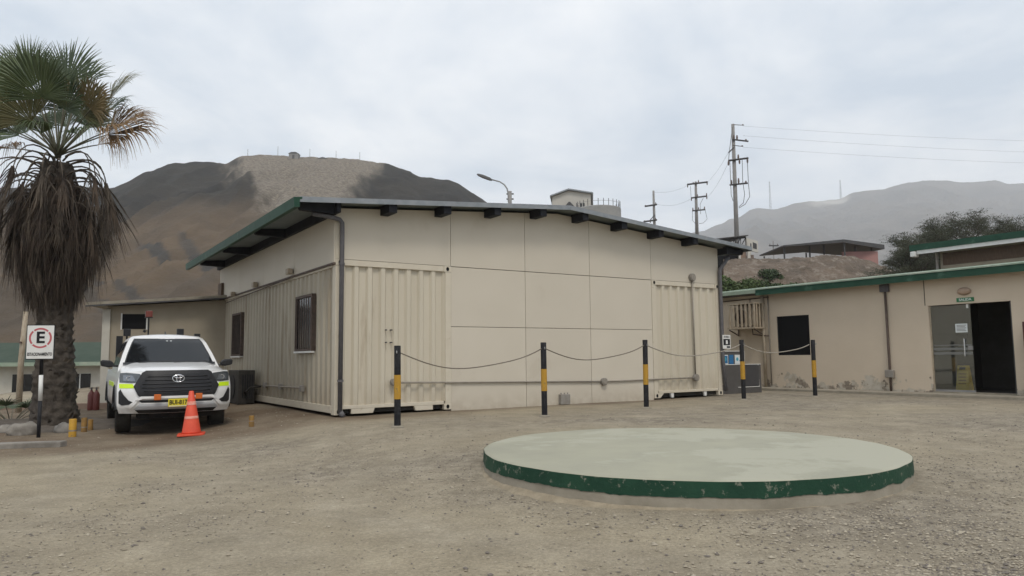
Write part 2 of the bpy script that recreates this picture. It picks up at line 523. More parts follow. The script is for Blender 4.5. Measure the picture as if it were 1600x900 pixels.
def attr_mix(name, base1, base2, scale, extra, rough=0.95, bump=0.5, bscale=2.0, bdist=0.5, stretch=(1, 1, 1)):
    """earth material: noise of two colours, then for each (attribute, colour a, colour b, noise scale) mixes it in"""
    mt = bpy.data.materials.new(name)
    mt.use_nodes = True
    nt = mt.node_tree
    b = nt.nodes['Principled BSDF']
    b.inputs['Roughness'].default_value = rough
    b.inputs['Specular IOR Level'].default_value = 0.2
    tc = nt.nodes.new('ShaderNodeTexCoord')
    mp = nt.nodes.new('ShaderNodeMapping'); mp.inputs['Scale'].default_value = stretch
    nt.links.new(tc.outputs['Object'], mp.inputs[0])

    def two(s, a, c, p0=0.38, p1=0.62, d=8):
        n = nt.nodes.new('ShaderNodeTexNoise'); n.inputs['Scale'].default_value = s; n.inputs['Detail'].default_value = d
        n.inputs['Roughness'].default_value = 0.65
        nt.links.new(mp.outputs[0], n.inputs['Vector'])
        r_ = nt.nodes.new('ShaderNodeValToRGB')
        r_.color_ramp.elements[0].position = p0; r_.color_ramp.elements[1].position = p1
        r_.color_ramp.elements[0].color = (*a, 1); r_.color_ramp.elements[1].color = (*c, 1)
        nt.links.new(n.outputs['Fac'], r_.inputs[0])
        return r_.outputs[0], n
    out, _ = two(scale, base1, base2)
    for an, ca, cb, s in extra:
        col, _ = two(s, ca, cb, 0.42, 0.6)
        at_ = nt.nodes.new('ShaderNodeAttribute'); at_.attribute_name = an
        mx = nt.nodes.new('ShaderNodeMix'); mx.data_type = 'RGBA'
        nt.links.new(at_.outputs['Fac'], mx.inputs['Factor'])
        nt.links.new(out, mx.inputs['A']); nt.links.new(col, mx.inputs['B'])
        out = mx.outputs['Result']
    nt.links.new(out, b.inputs['Base Color'])
    bn = nt.nodes.new('ShaderNodeBump'); bn.inputs['Strength'].default_value = bump; bn.inputs['Distance'].default_value = bdist
    _, nn = two(bscale, (0, 0, 0), (1, 1, 1))
    nt.links.new(nn.outputs['Fac'], bn.inputs['Height'])
    nt.links.new(bn.outputs[0], b.inputs['Normal'])
    return mt


def set_attr(me, name, vals):
    a = me.attributes.new(name, 'FLOAT', 'POINT')
    a.data.foreach_set('value', vals)


# ------------------------------------------------------------------ ground
def spaced(lo, hi, near, n):
    """coordinates dense round 0 and wide apart far away"""
    out = []
    for i in range(n + 1):
        t = -1 + 2 * i / n
        s = abs(t)
        v = near * s + (max(abs(lo), abs(hi)) - near) * s ** 7
        out.append(math.copysign(v, t))
    return out


DISC = (1.85, 8.10, 2.18)


def lane(x, y):
    """wheel tracks worn into the gravel round the platform and towards the parking place"""
    d = math.hypot(x - DISC[0], y - DISC[1]) + 0.35 * fnoise(x * 0.3, y * 0.3, 6, 3)
    v = max(math.exp(-((d - 3.5) / 0.30) ** 2), math.exp(-((d - 5.05) / 0.34) ** 2))
    e = (x + 0.55 * y - 1.2) + 0.5 * fnoise(x * 0.25, y * 0.25, 8, 3)
    if x < 1.0: v = max(v, 0.9 * math.exp(-((e - 0.0) / 0.35) ** 2), 0.9 * math.exp(-((e + 1.7) / 0.35) ** 2))
    return v * (0.55 + 0.7 * (fnoise(x * 0.6, y * 0.6, 2, 3) + 0.3))


def make_ground():
    xs = spaced(-4000, 4000, 26, 220)
    ys = [y + 10 for y in spaced(-4000, 4000, 26, 220)]
    vs, fs = [], []
    damp, gravel, worn = [], [], []
    for y in ys:
        for x in xs:
            z = ground_z(x, y)
            near = abs(x) < 40 and -10 < y < 45
            if near:
                z += 0.014 * fnoise(x * 0.45, y * 0.45, 1.0, 4)
            vs.append((x, y, z))
            rx, ry = x - BO.x, y - BO.y
            a = rx * AX.x + ry * AX.y; b = rx * BX.x + ry * BX.y
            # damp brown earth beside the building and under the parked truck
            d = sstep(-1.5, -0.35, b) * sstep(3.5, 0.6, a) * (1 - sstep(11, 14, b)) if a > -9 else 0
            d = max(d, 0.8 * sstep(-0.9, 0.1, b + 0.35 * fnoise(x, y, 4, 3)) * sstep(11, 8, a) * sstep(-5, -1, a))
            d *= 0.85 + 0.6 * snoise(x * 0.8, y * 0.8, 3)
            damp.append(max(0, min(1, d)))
            g = fnoise(x * 0.22 + 3, y * 0.30, 9, 4)
            gravel.append(max(0, min(1, (0.34 + 1.1 * g + 0.32 * sstep(-1.5, 4, x)) * (1 - 0.85 * lane(x, y)))))
            worn.append(max(0, min(1, lane(x, y))))
    n = len(xs)
    for j in range(len(ys) - 1):
        for i in range(n - 1):
            fs.append((j * n + i, j * n + i + 1, (j + 1) * n + i + 1, (j + 1) * n + i))
    me = bpy.data.meshes.new('ground')
    me.from_pydata(vs, [], fs)
    set_attr(me, 'damp', damp)
    set_attr(me, 'gravel', gravel)
    set_attr(me, 'worn', worn)
    mt = attr_mix('gravel_yard', (0.36, 0.31, 0.222), (0.42, 0.365, 0.265), 0.8,
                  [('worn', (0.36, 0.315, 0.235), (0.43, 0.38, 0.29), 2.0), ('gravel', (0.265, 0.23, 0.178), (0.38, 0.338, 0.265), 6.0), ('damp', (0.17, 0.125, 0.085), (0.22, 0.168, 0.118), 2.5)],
                  bump=0.9, bscale=16, bdist=0.035)
    nt = mt.node_tree
    # fine grit: dark and light grains over everything
    b = nt.nodes['Principled BSDF']
    src = b.inputs['Base Color'].links[0].from_socket
    tc = nt.nodes.new('ShaderNodeTexCoord')
    for s, p0, p1, fac, bl in ((38, 0.42, 0.62, 0.40, 'MULTIPLY'), (120, 0.40, 0.62, 0.38, 'MULTIPLY'), (1.7, 0.36, 0.66, 0.40, 'MULTIPLY')):
        n_ = nt.nodes.new('ShaderNodeTexNoise'); n_.inputs['Scale'].default_value = s; n_.inputs['Detail'].default_value = 6; n_.inputs['Roughness'].default_value = 0.7
        nt.links.new(tc.outputs['Object'], n_.inputs['Vector'])
        r_ = nt.nodes.new('ShaderNodeValToRGB'); r_.color_ramp.elements[0].position = p0; r_.color_ramp.elements[1].position = p1
        r_.color_ramp.elements[0].color = (0.52, 0.51, 0.50, 1); r_.color_ramp.elements[1].color = (1.12, 1.12, 1.12, 1)
        nt.links.new(n_.outputs['Fac'], r_.inputs[0])
        mx = nt.nodes.new('ShaderNodeMix'); mx.data_type = 'RGBA'; mx.blend_type = bl; mx.inputs['Factor'].default_value = fac
        nt.links.new(src, mx.inputs['A']); nt.links.new(r_.outputs[0], mx.inputs['B'])
        src = mx.outputs['Result']
    nt.links.new(src, b.inputs['Base Color'])
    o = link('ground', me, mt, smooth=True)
    tag(o, kind='structure')


make_ground()


def pebbles(name, label, n, seed, smin, smax, colours):
    rnd = random.Random(seed)
    vs, fs, mi = [], [], []
    ico = [(0, 0, 1), (.9, 0, .25), (.28, .85, .3), (-.75, .5, .2), (-.7, -.55, .28), (.3, -.88, .22), (.1, .05, -.5)]
    icf = [(0, 1, 2), (0, 2, 3), (0, 3, 4), (0, 4, 5), (0, 5, 1), (6, 2, 1), (6, 3, 2), (6, 4, 3), (6, 5, 4), (6, 1, 5)]
    k = 0
    while k < n:
        py = rnd.uniform(628, 930) if rnd.random() < 0.5 else rnd.uniform(690, 930)
        px = rnd.uniform(-60, 1660)
        p = gz(px, py, 0.12)
        if p.y > 24: continue
        rx, ry = p.x - BO.x, p.y - BO.y
        a = rx * AX.x + ry * AX.y; b = rx * BX.x + ry * BX.y
        if b > -0.25 and a > -0.2: continue
        if a > 13.2: continue
        if (p.x - DISC[0]) ** 2 + (p.y - DISC[1]) ** 2 < (DISC[2] + 0.12) ** 2: continue
        dens = 0.42 + 0.8 * fnoise(p.x * 0.22 + 3, p.y * 0.30, 9, 4) + 0.35 * sstep(-1.5, 4, p.x)
        if rnd.random() > max(0.08, dens) * (1 - 0.8 * min(1, max(0, lane(p.x, p.y)))): continue
        s = rnd.uniform(smin, smax) * (1 + 1.3 * rnd.random() ** 6)
        z = ground_z(p.x, p.y) + 0.014 * fnoise(p.x * .45, p.y * .45, 1, 4)
        rot = rnd.uniform(0, 6.28); c_, s_ = math.cos(rot), math.sin(rot)
        sx, sy, sz = s * rnd.uniform(.7, 1.3), s * rnd.uniform(.6, 1.0), s * rnd.uniform(.4, .8)
        b0 = len(vs)
        for (x, y, zz) in ico:
            x *= sx * rnd.uniform(.8, 1.2); y *= sy * rnd.uniform(.8, 1.2)
            vs.append((p.x + c_ * x - s_ * y, p.y + s_ * x + c_ * y, z + zz * sz + 0.1 * sz))
        ci = rnd.randrange(len(colours))
        for f in icf:
            fs.append(tuple(i + b0 for i in f)); mi.append(ci)
        k += 1
    me = bpy.data.meshes.new(name)
    me.from_pydata(vs, [], fs)
    for c in colours: me.materials.append(c)
    me.polygons.foreach_set('material_index', mi)
    o = link(name, me, None)
    tag(o, label, 'gravel', kind='stuff')


DISC = (1.85, 8.10, 2.18)
peb = [mat('stone_a', (0.26, 0.225, 0.17), rough=0.95), mat('stone_b', (0.32, 0.28, 0.215), rough=0.95), mat('stone_c', (0.16, 0.14, 0.12), rough=0.95), mat('stone_d', (0.38, 0.335, 0.26), rough=0.95)]
pebbles('gravel', 'loose grey and tan gravel scattered over the yard', 22000, 5, 0.004, 0.0115, peb)


# ------------------------------------------------------------------ hills
def hill(name, ridge, y0, y1, px0, px1, nu, nv, amp, power, material, attrs, zbase=0.0, ridge_amp=0.6, seed=0.0, back=0.25):
    vs, fs = [], []
    vals = {k: [] for k, _ in attrs}
    for i in range(nu + 1):
        px = lerp(px0, px1, i / nu)
        rp = at(px, interp(ridge, px), y1)
        az = rp.x / rp.y
        for j in range(nv + 1):
            t = j / nv * (1 + back)
            Y = lerp(y0, y1, t)
            if t <= 1:
                z = zbase + (rp.z - zbase) * t ** power
                k = min(1, (1 - t) * 6) * min(1, t * 5)
            else:
                z = rp.z * (1 - (t - 1) * 1.6)
                k = 0.3
            X = az * Y
            sc = (y1 - y0) / 300.0
            g = fnoise(X / (34 * sc) + seed, Y / (90 * sc), seed, 6, 0.52)
            gully = -abs(fnoise(X / (22 * sc) + 0.25 * g + seed * 2, Y / (160 * sc), seed + 4, 3))
            z += amp * k * (g * 0.9 + gully * 1.3) + ridge_amp * fnoise(X / (9 * sc), Y / (9 * sc), seed, 4) * min(1, t * 4)
            vs.append((X, Y, z))
            for kk, fn in attrs:
                vals[kk].append(max(0.0, min(1.0, fn(px, t, g))))
    n = nv + 1
    for i in range(nu):
        for j in range(nv):
            fs.append((i * n + j, (i + 1) * n + j, (i + 1) * n + j + 1, i * n + j + 1))
    me = bpy.data.meshes.new(name)
    me.from_pydata(vs, [], fs)
    for kk in vals: set_attr(me, kk, vals[kk])
    o = link(name, me, material, smooth=True)
    tag(o, kind='structure')
    return o


ridgeL = [(-300, 330), (-100, 300), (0, 294), (120, 293), (178, 292), (200, 283), (230, 268), (262, 257), (300, 254), (355, 255), (366, 249), (378, 242), (430, 243), (460, 245), (520, 247), (560, 249), (595, 254), (625, 262), (655, 275), (680, 280), (700, 281), (720, 289), (750, 309), (770, 323), (850, 372), (1000, 430), (1120, 455)]


def cut_mask(px, t, g):
    l = lerp(352, 440, (1 - t) / 0.55) + 14 * g
    r = lerp(603, 545, (1 - t) / 0.35) + 10 * g
    k = 26 * fnoise(px * 0.045, t * 14, 3, 4, 0.65)
    return sstep(l - 24, l + 20, px + k) * (1 - sstep(r - 18, r + 14, px - 0.6 * k)) * sstep(0.45, 0.6, t) * (1 if t < 1.05 else 0)


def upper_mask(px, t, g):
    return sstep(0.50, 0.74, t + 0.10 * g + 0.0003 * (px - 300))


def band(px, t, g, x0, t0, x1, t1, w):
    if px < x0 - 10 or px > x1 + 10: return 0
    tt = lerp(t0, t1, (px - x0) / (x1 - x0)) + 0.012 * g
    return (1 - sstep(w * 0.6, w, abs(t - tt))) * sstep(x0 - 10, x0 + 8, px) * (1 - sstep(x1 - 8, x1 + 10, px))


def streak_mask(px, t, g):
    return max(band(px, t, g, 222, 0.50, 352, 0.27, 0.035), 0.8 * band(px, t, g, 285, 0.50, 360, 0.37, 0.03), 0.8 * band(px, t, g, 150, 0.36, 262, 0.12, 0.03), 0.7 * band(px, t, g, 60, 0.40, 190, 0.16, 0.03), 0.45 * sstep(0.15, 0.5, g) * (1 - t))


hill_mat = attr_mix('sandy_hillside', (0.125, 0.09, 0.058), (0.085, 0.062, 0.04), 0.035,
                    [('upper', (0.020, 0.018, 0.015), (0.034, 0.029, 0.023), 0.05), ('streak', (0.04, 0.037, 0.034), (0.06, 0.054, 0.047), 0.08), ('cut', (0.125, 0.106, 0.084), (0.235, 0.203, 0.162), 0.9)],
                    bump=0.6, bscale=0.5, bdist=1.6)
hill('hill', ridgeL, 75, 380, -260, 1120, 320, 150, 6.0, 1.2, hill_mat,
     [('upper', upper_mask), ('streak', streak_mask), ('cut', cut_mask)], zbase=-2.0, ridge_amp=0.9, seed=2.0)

ridgeR = [(700, 400), (900, 385), (1040, 372), (1100, 360), (1130, 348), (1140, 341), (1150, 343), (1160, 336), (1170, 328), (1185, 324), (1205, 327), (1215, 327), (1240, 318), (1262, 314), (1285, 313), (1305, 312), (1318, 309), (1330, 302), (1350, 298), (1385, 295), (1410, 287), (1440, 282), (1480, 281), (1500, 285), (1555, 283), (1575, 288), (1600, 286), (1700, 275), (1850, 300), (2000, 340)]
ridge_mat = attr_mix('distant_slope', (0.15, 0.125, 0.10), (0.10, 0.085, 0.07), 0.006,
                     [('pale', (0.40, 0.37, 0.32), (0.30, 0.27, 0.23), 0.02)], bump=0.8, bscale=0.03, bdist=20)
hill('mountain_ridge', ridgeR, 900, 3000, 760, 1950, 220, 90, 48, 1.1, ridge_mat,
     [('pale', lambda px, t, g: sstep(1255, 1275, px) * (1 - sstep(1318, 1335, px)) * sstep(0.93, 0.97, t) * (1 if t < 1.1 else 0))], zbase=0.0, ridge_amp=4.5, seed=5.0)


def terrace_z(x, y):
    """rising ground behind the buildings"""
    az = x / max(y, 1)
    e_hi = 0.185 * (1 - sstep(0.20, 0.30, az)) * sstep(-0.16, 0.02, az)
    z_left = max(0.0, (y - 34) * e_hi * 1.15)
    z_left = min(z_left, e_hi * y + 0.6)
    z_left *= 1 - sstep(135, 190, y)
    z_right = 6.4 * sstep(31, 54, y) * sstep(0.16, 0.27, az) * (1 - 0.25 * sstep(66, 110, y))
    z = max(z_left, z_right)
    return z + 0.25 * sstep(36, 44, y) * fnoise(x * 0.22, y * 0.22, 3, 4) - 0.5 * (1 - sstep(29, 34, y))


def make_terrace():
    vs, fs = [], []
    nx, ny = 150, 110
    for j in range(ny + 1):
        Y = 29 * (190 / 29) ** (j / ny)
        for i in range(nx + 1):
            az = lerp(-0.26, 1.25, i / nx)
            X = az * Y
            vs.append((X, Y, terrace_z(X, Y)))
    for j in range(ny):
        for i in range(nx):
            a = j * (nx + 1) + i
            fs.append((a, a + 1, a + nx + 2, a + nx + 1))
    me = bpy.data.meshes.new('hillside_terrace')
    me.from_pydata(vs, [], fs)
    o = link('hillside_terrace', me, M['earth'], smooth=True)
    tag(o, kind='structure')


make_terrace()


# ------------------------------------------------------------------ container building
def corrugated(x0, x1, z0, z1, depth=0.05, period=0.278, y=0.0, out=-1, flat=0.30):
    """vertical trapezoid sheet in the x-z plane, closed front surface"""
    prof = []
    x = x0
    n = max(1, round((x1 - x0) / period))
    p = (x1 - x0) / n
    for k in range(n):
        b = x0 + k * p
        prof += [(b, y), (b + p * 0.20, y), (b + p * 0.33, y - out * depth), (b + p * 0.78, y - out * depth), (b + p * 0.91, y)]
    prof.append((x1, y))
    mb = MB()
    n = len(prof)
    mb.add([(a, b, z0) for a, b in prof] + [(a, b, z1) for a, b in prof],
           [(i, i + 1, n + i + 1, n + i) for i in range(n - 1)])
    return mb


def container_building():
    T = thing('container_building', 'large cream building of two shipping containers under a low gable roof with green eave', 'building', BO, YAW)
    W, L, H = 10.488, 9.85, 2.896
    xj = [2.438, 4.285, 6.10, 8.05]
    zr0, zrm, xm = 3.86, 4.27, 5.2          # wall top at corners, at ridge

    def wtop(x):
        return lerp(zr0, zrm, x / xm) if x < xm else lerp(zrm, zr0 - 0.01, (x - xm) / (W - xm))
    # core (dark, shows in the joints) and closed back and right walls
    MB().prism([(0.09, 0.02), (W - 0.09, 0.02), (W - 0.09, zr0 - 0.04), (xm, zrm - 0.05), (0.09, zr0 - 0.04)], 'y', 0.075, 0.10).build('backing', M['gap'], T)
    MB().box(W - 0.06, W, 0.12, L, 0.0, zr0 - 0.03).build('end_wall', M['panel'], T)
    MB().prism([(0.06, 0), (W - 0.06, 0), (W - 0.06, zr0 - 0.04), (xm, zrm - 0.05), (0.06, zr0 - 0.04)], 'y', L - 0.06, L).build('rear_wall', M['panel'], T)

    # two container fronts
    def cont_front(x0, x1, kind):
        pw = 0.13
        corrugated(x0 + pw, x1 - pw, 0.17, H - 0.11, y=0.012).build('container_wall', M['corr'], T)
        for xa in (x0, x1 - pw):
            MB().box(xa, xa + pw, -0.012, 0.16, 0.118, H - 0.118).build('corner_post', M['steelframe'], T, bevel=0.008)
        for xa, s in ((x0, 1), (x1, -1)):
            for z0 in (0.0, H - 0.118):
                xb0, xb1 = (xa, xa + 0.162) if s > 0 else (xa - 0.162, xa)
                cst = MB().box(xb0, xb1, -0.02, 0.158, z0, z0 + 0.118).build('corner_casting', M['steelframe'], T, bevel=0.008)
                cx = (xb0 + xb1) / 2
                hole = [(cx + 0.034 * math.cos(a), z0 + 0.06 + 0.042 * math.sin(a)) for a in [k * math.pi / 6 for k in range(12)]]
                MB().prism(hole, 'y', -0.0235, -0.012).build('casting_hole', M['blackvoid'], cst)
        MB().box(x0 + 0.162, x1 - 0.162, -0.006, 0.08, H - 0.11, H).build('top_rail', M['steelframe'], T, bevel=0.006)
        if kind == 'pocket':
            # bottom rail: strip on top, two feet with a wide tunnel and two slots
            MB().box(x0 + 0.162, x1 - 0.162, -0.006, 0.08, 0.105, 0.17).build('bottom_rail', M['steelframe'], T, bevel=0.005)
            for a0, a1 in ((0.335, 0.80), (1.62, 2.03)):
                sl = 0.035
                poly = [(x0 + a0 + (0 if a0 < 1 else sl), 0.012), (x0 + a1 - (sl if a0 < 1 else 0), 0.012), (x0 + a1, 0.103), (x0 + a0, 0.103)]
                MB().prism(poly, 'y', -0.004, 0.07).build('rail_foot', M['steelframe'], T, bevel=0.005)
        else:
            MB().box(x0 + 0.162, x1 - 0.162, -0.006, 0.08, 0.115, 0.175).build('bottom_rail', M['steelframe'], T, bevel=0.005)
            MB().prism([(x0 + 0.162, 0.0), (x0 + 0.20, 0.0), (x0 + 0.33, 0.113), (x0 + 0.162, 0.113)], 'y', 0.0, 0.06).build('gusset', M['steelframe'], T)
            for cx in (x0 + 0.62, x0 + 1.80):
                MB().prism([(cx - 0.055, 0.113), (cx - 0.02, 0.0), (cx + 0.05, 0.0), (cx + 0.06, 0.113)], 'y', 0.01, 0.06).build('support_foot', M['white'], T)
        # floor pan above the void
        MB().box(x0 + 0.1, x1 - 0.1, 0.10, 2.0, 0.11, 0.16).build('floor_pan', M['under'], T)
    cont_front(0.0, xj[0], 'pocket')
    cont_front(xj[3], W, 'feet')
    # latch bolts on the left container
    for bx, bz in ((1.02, 1.58), (1.13, 1.58), (1.02, 1.34), (1.13, 1.34)):
        MB().box(bx - 0.012, bx + 0.012, -0.03, 0.05, bz - 0.012, bz + 0.012).build('bolt', M['darkmetal'], T)

    # flat cream panels between and above, each a piece with a recessed joint
    g = 0.005
    rows = [(-0.10, 1.665), (1.665, H)]
    for c in range(3):
        for z0, z1 in rows:
            MB().box(xj[c] + g, xj[c + 1] - g, 0.0, 0.05, z0 + g, z1 - g).build('wall_panel', M['panel'], T, bevel=0.003, seg=1)
    cols = [(-0.0, xj[0]), (xj[0], xj[1]), (xj[1], xj[2]), (xj[2], xj[3]), (xj[3], W)]
    for x0, x1 in cols:
        a, b = x0 + (g if x0 > 0 else 0), x1 - (g if x1 < W else 0)
        top = [(b, wtop(b))]
        if a < xm < b: top.append((xm, zrm))
        top.append((a, wtop(a)))
        MB().prism([(a, H + g + 0.004), (b, H + g + 0.004)] + top, 'y', 0.002, 0.05).build('gable_panel', M['panel'], T)

    # left long side: corrugated container side, upper panels
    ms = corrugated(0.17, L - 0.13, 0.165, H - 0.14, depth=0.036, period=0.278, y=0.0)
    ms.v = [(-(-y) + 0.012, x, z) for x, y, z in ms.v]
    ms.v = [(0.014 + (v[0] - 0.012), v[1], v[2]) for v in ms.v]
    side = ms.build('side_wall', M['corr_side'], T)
    MB().box(-0.004, 0.08, 0.163, L - 0.13, 0.03, 0.165).build('side_rail', M['steelframe'], T, bevel=0.005)
    MB().box(-0.008, 0.08, 0.163, L - 0.13, H - 0.14, H - 0.06).build('side_top_rail', M['steelframe'], T, bevel=0.005)
    MB().box(-0.01, 0.12, L - 0.13, L, 0.0, H - 0.05).build('corner_post', M['steelframe'], T, bevel=0.006)
    for k in range(4):
        y0, y1 = L * k / 4, L * (k + 1) / 4
        MB().box(-0.035, 0.05, y0 + (0.0 if k == 0 else 0.004), y1 - 0.004, H - 0.062, zr0 - 0.02).build('upper_side_panel', M['panel'], T, bevel=0.003, seg=1)
    MB().box(-0.05, 0.02, -0.0, L, H - 0.10, H - 0.066).build('drip_flashing', M['bars'], T)
    MB().box(-0.006, 0.06, -0.0135, 0.0, H + 0.01, zr0 - 0.01).build('corner_trim', M['steelframe'], T)

    # windows with iron bars
    for y0, y1, z0, z1 in ((1.27, 2.28, 1.245, 2.295), (7.14, 8.09, 1.185, 2.25)):
        w = MB().box(-0.005, 0.045, y0, y1, z0, z1).build('window', M['darkglass'], T)
        fr = MB()
        for a in ((y0 - 0.04, y1 + 0.04, z1, z1 + 0.05), (y0 - 0.04, y1 + 0.04, z0 - 0.05, z0), (y0 - 0.045, y0, z0, z1), (y1, y1 + 0.045, z0, z1)):
            fr.box(-0.045, 0.05, a[0], a[1], a[2], a[3])
        fr.build('frame', M['bars'], w)
        n = 7
        for k in range(n):
            yy = lerp(y0 + 0.05, y1 - 0.05, k / (n - 1))
            MB().tube([(-0.03, yy, z0), (-0.03, yy, z1)], 0.011, 6).build('bar', M['bars'], w)
        MB().box(-0.06, 0.02, y0 - 0.06, y1 + 0.06, z0 - 0.085, z0 - 0.05).build('sill', M['white'], w)

    # roof: two slopes of thin sheet with ribs, grey verge trim, green eave fascia
    xl, xr, yf, yb = -0.84, W + 0.80, -0.47, L + 0.35
    zl = 3.86 + (-0.84) * (zrm - zr0) / xm + 0.085

    def rtop(x):
        s = (zrm - zr0) / xm
        return zrm + 0.095 - s * (xm - x) if x < xm else zrm + 0.095 - (zrm - zr0) / (W - xm) * (x - xm)
    for a, b in ((xl, xm - 0.002), (xm + 0.002, xr)):
        poly = [(a, rtop(a)), (b, rtop(b)), (b, rtop(b) - 0.035), (a, rtop(a) - 0.035)]
        MB().prism(poly, 'y', yf, yb).build('roof_sheet', M['roofgrey'], T)
        MB().prism([(a + 0.02, rtop(a + 0.02) - 0.036), (b, rtop(b) - 0.036), (b, rtop(b) - 0.042), (a + 0.02, rtop(a + 0.02) - 0.042)], 'y', yf + 0.03, yb - 0.03).build('roof_lining', M['roofunder'], T)
        MB().prism([(a, rtop(a) + 0.012), (b, rtop(b) + 0.012), (b, rtop(b) - 0.085), (a, rtop(a) - 0.085)], 'y', yf - 0.012, yf - 0.001).build('verge_trim', M['roofgrey'], T)
        nrib = 18
        for k in range(nrib):
            x0 = lerp(a + 0.15, b - 0.15, k / (nrib - 1))
    # green eave gutter and fascia on the left, in lengths
    ge = rtop(xl) - 0.05
    for k in range(4):
        y0, y1 = lerp(yf - 0.02, yb, k / 4) + (0.003 if k else 0), lerp(yf - 0.02, yb, (k + 1) / 4) - 0.003
        MB().prism([(xl - 0.11, ge + 0.04), (xl - 0.0, ge + 0.05), (xl + 0.04, ge + 0.056), (xl + 0.04, ge + 0.02), (xl - 0.003, ge + 0.012), (xl - 0.003, ge - 0.13), (xl - 0.10, ge - 0.14)], 'y', y0, y1).build('eave_fascia', M['roofgreen'], T)
    MB().box(xr, xr + 0.03, yf, yb, rtop(xr) - 0.10, rtop(xr) + 0.01).build('eave_fascia', M['roofgrey'], T)

    # purlin ends under the verge
    for px_ in (0.97, 2.15, 3.33, 4.51, 5.68, 6.85, 8.03, 9.22):
        z1 = rtop(px_) - 0.045
        MB().box(px_ - 0.085, px_ + 0.085, -0.42, 0.02, z1 - 0.185, z1 - 0.008).build('purlin_end', M['beam'], T, bevel=0.006, seg=1)
    # long eave beam and cantilever brackets on the left, and on the right
    MB().box(-0.11, -0.04, -0.36, L + 0.1, rtop(-0.08) - 0.235, rtop(-0.08) - 0.05).build('eave_beam', M['beam'], T)
    for yy in (-0.22, 2.9, 6.0, 8.9):
        MB().prism([(-0.80, rtop(-0.80) - 0.05), (-0.11, rtop(-0.11) - 0.05), (-0.11, rtop(-0.11) - 0.25), (-0.74, rtop(-0.8) - 0.17)], 'y', yy, yy + 0.12).build('eave_bracket', M['beam'], T, bevel=0.005, seg=1)
    MB().box(W + 0.03, W + 0.10, -0.30, L, rtop(W) - 0.27, rtop(W) - 0.10).build('eave_beam', M['beam'], T)
    for yy in (-0.24, 3.0, 6.2, 9.2):
        MB().prism([(W + 0.10, rtop(W + 0.1) - 0.06), (W + 0.76, rtop(W + 0.76) - 0.06), (W + 0.72, rtop(W + 0.76) - 0.19), (W + 0.10, rtop(W + 0.1) - 0.25)], 'y', yy, yy + 0.14).build('eave_bracket', M['beam'], T, bevel=0.005, seg=1)

    # downspouts
    d = MB().tube([(-0.50, -0.12, rtop(-0.5) - 0.23), (-0.18, -0.12, 3.66), (0.03, -0.10, 3.63), (0.085, -0.09, 3.57), (0.09, -0.085, 3.45), (0.085, -0.085, 0.05)], 0.043, 10).build('downspout', M['pipe'], T, smooth=True)
    for zz in (0.63, 2.8):
        MB().tube([(0.087, -0.085, zz - 0.02), (0.087, -0.085, zz + 0.02)], 0.056, 10).build('clip', M['pipe'], d)
    MB().tube([(0.095, -0.08, 0.06), (0.13, -0.13, -0.02)], 0.05, 10).build('downspout_shoe', M['pipe'], T, smooth=True)
    MB().tube([(W + 0.30, -0.10, rtop(W + 0.3) - 0.30), (W + 0.05, -0.09, 3.36), (W + 0.0, -0.075, 3.30), (W - 0.015, -0.07, 3.2), (W - 0.015, -0.07, 0.9), (W + 0.05, -0.07, 0.1)], 0.05, 10).build('downspout', M['pipe'], T, smooth=True)
    MB().box(W + 0.005, W + 0.05, -0.012, 0.03, 0.25, 3.25).build('corner_trim', M['steelframe'], T)

    # conduits and junction boxes on the front and side
    MB().tube([(1.24, -0.03, 0.565), (6.35, -0.03, 0.455)], 0.017, 8).build('conduit', M['conduit'], T, smooth=True)
    MB().tube([(6.52, -0.03, 0.452), (9.44, -0.03, 0.47)], 0.017, 8).build('conduit', M['conduit'], T, smooth=True)
    MB().tube([(9.46, -0.03, 2.98), (9.47, -0.03, 0.52)], 0.02, 8).build('conduit', M['conduit'], T, smooth=True)

    def roundbox(x, z, r=0.085):
        b = MB().tube([(x, 0.0, z), (x, -0.075, z)], r, 14).build('junction_box', M['boxgrey'], T, autosmooth=0.6)
        MB().tube([(x, -0.076, z), (x, -0.088, z)], r * 0.8, 14).build('cover', M['conduit'], b, autosmooth=0.6)
    roundbox(1.17, 0.575, 0.07); roundbox(6.435, 0.45); roundbox(9.46, 3.03, 0.10); roundbox(9.48, 0.47, 0.09)
    gb = MB().box(5.14, 5.40, -0.10, -0.002, -0.02, 0.20).build('outlet_box', M['boxgrey'], T, bevel=0.012)
    for xx in (5.18, 5.27, 5.36):
        MB().tube([(xx, -0.05, 0.19), (xx, -0.05, 0.235)], 0.014, 6).build('gland', M['boxgrey'], gb)
    # conduit on the left side with small boxes
    MB().tube([(-0.03, 6.6, 0.40), (-0.03, 1.9, 0.45)], 0.02, 8).build('conduit', M['conduit'], T, smooth=True)
    for yy in (5.9, 4.6, 3.35, 1.8):
        MB().box(-0.07, 0.0, yy - 0.07, yy + 0.07, 0.375, 0.50).build('junction_box', M['boxgrey'], T, bevel=0.01)
    # floodlights under the flashing
    for yy, zz, w in ((2.57, 2.905, 0.10), (5.48, 2.875, 0.09), (7.83, 2.82, 0.09)):
        fl = MB().box(-0.17, -0.055, yy - w, yy + w, zz - 0.05, zz + 0.075).build('floodlight', M['acbeige'], T, bevel=0.02)
        MB().box(-0.056, -0.03, yy - 0.03, yy + 0.03, zz - 0.02, zz + 0.03).build('bracket', M['darkmetal'], fl)
    MB().tube([(-0.06, 8.9, 2.66), (-0.06, 2.7, 2.79)], 0.012, 6).build('cable', M['bars'], T)
    # brown meter box and drain at the far end of the left wall
    MB().box(-0.11, 0.0, 9.30, 9.75, 2.78, 3.28).build('meter_box', M['wood'], T, bevel=0.01)
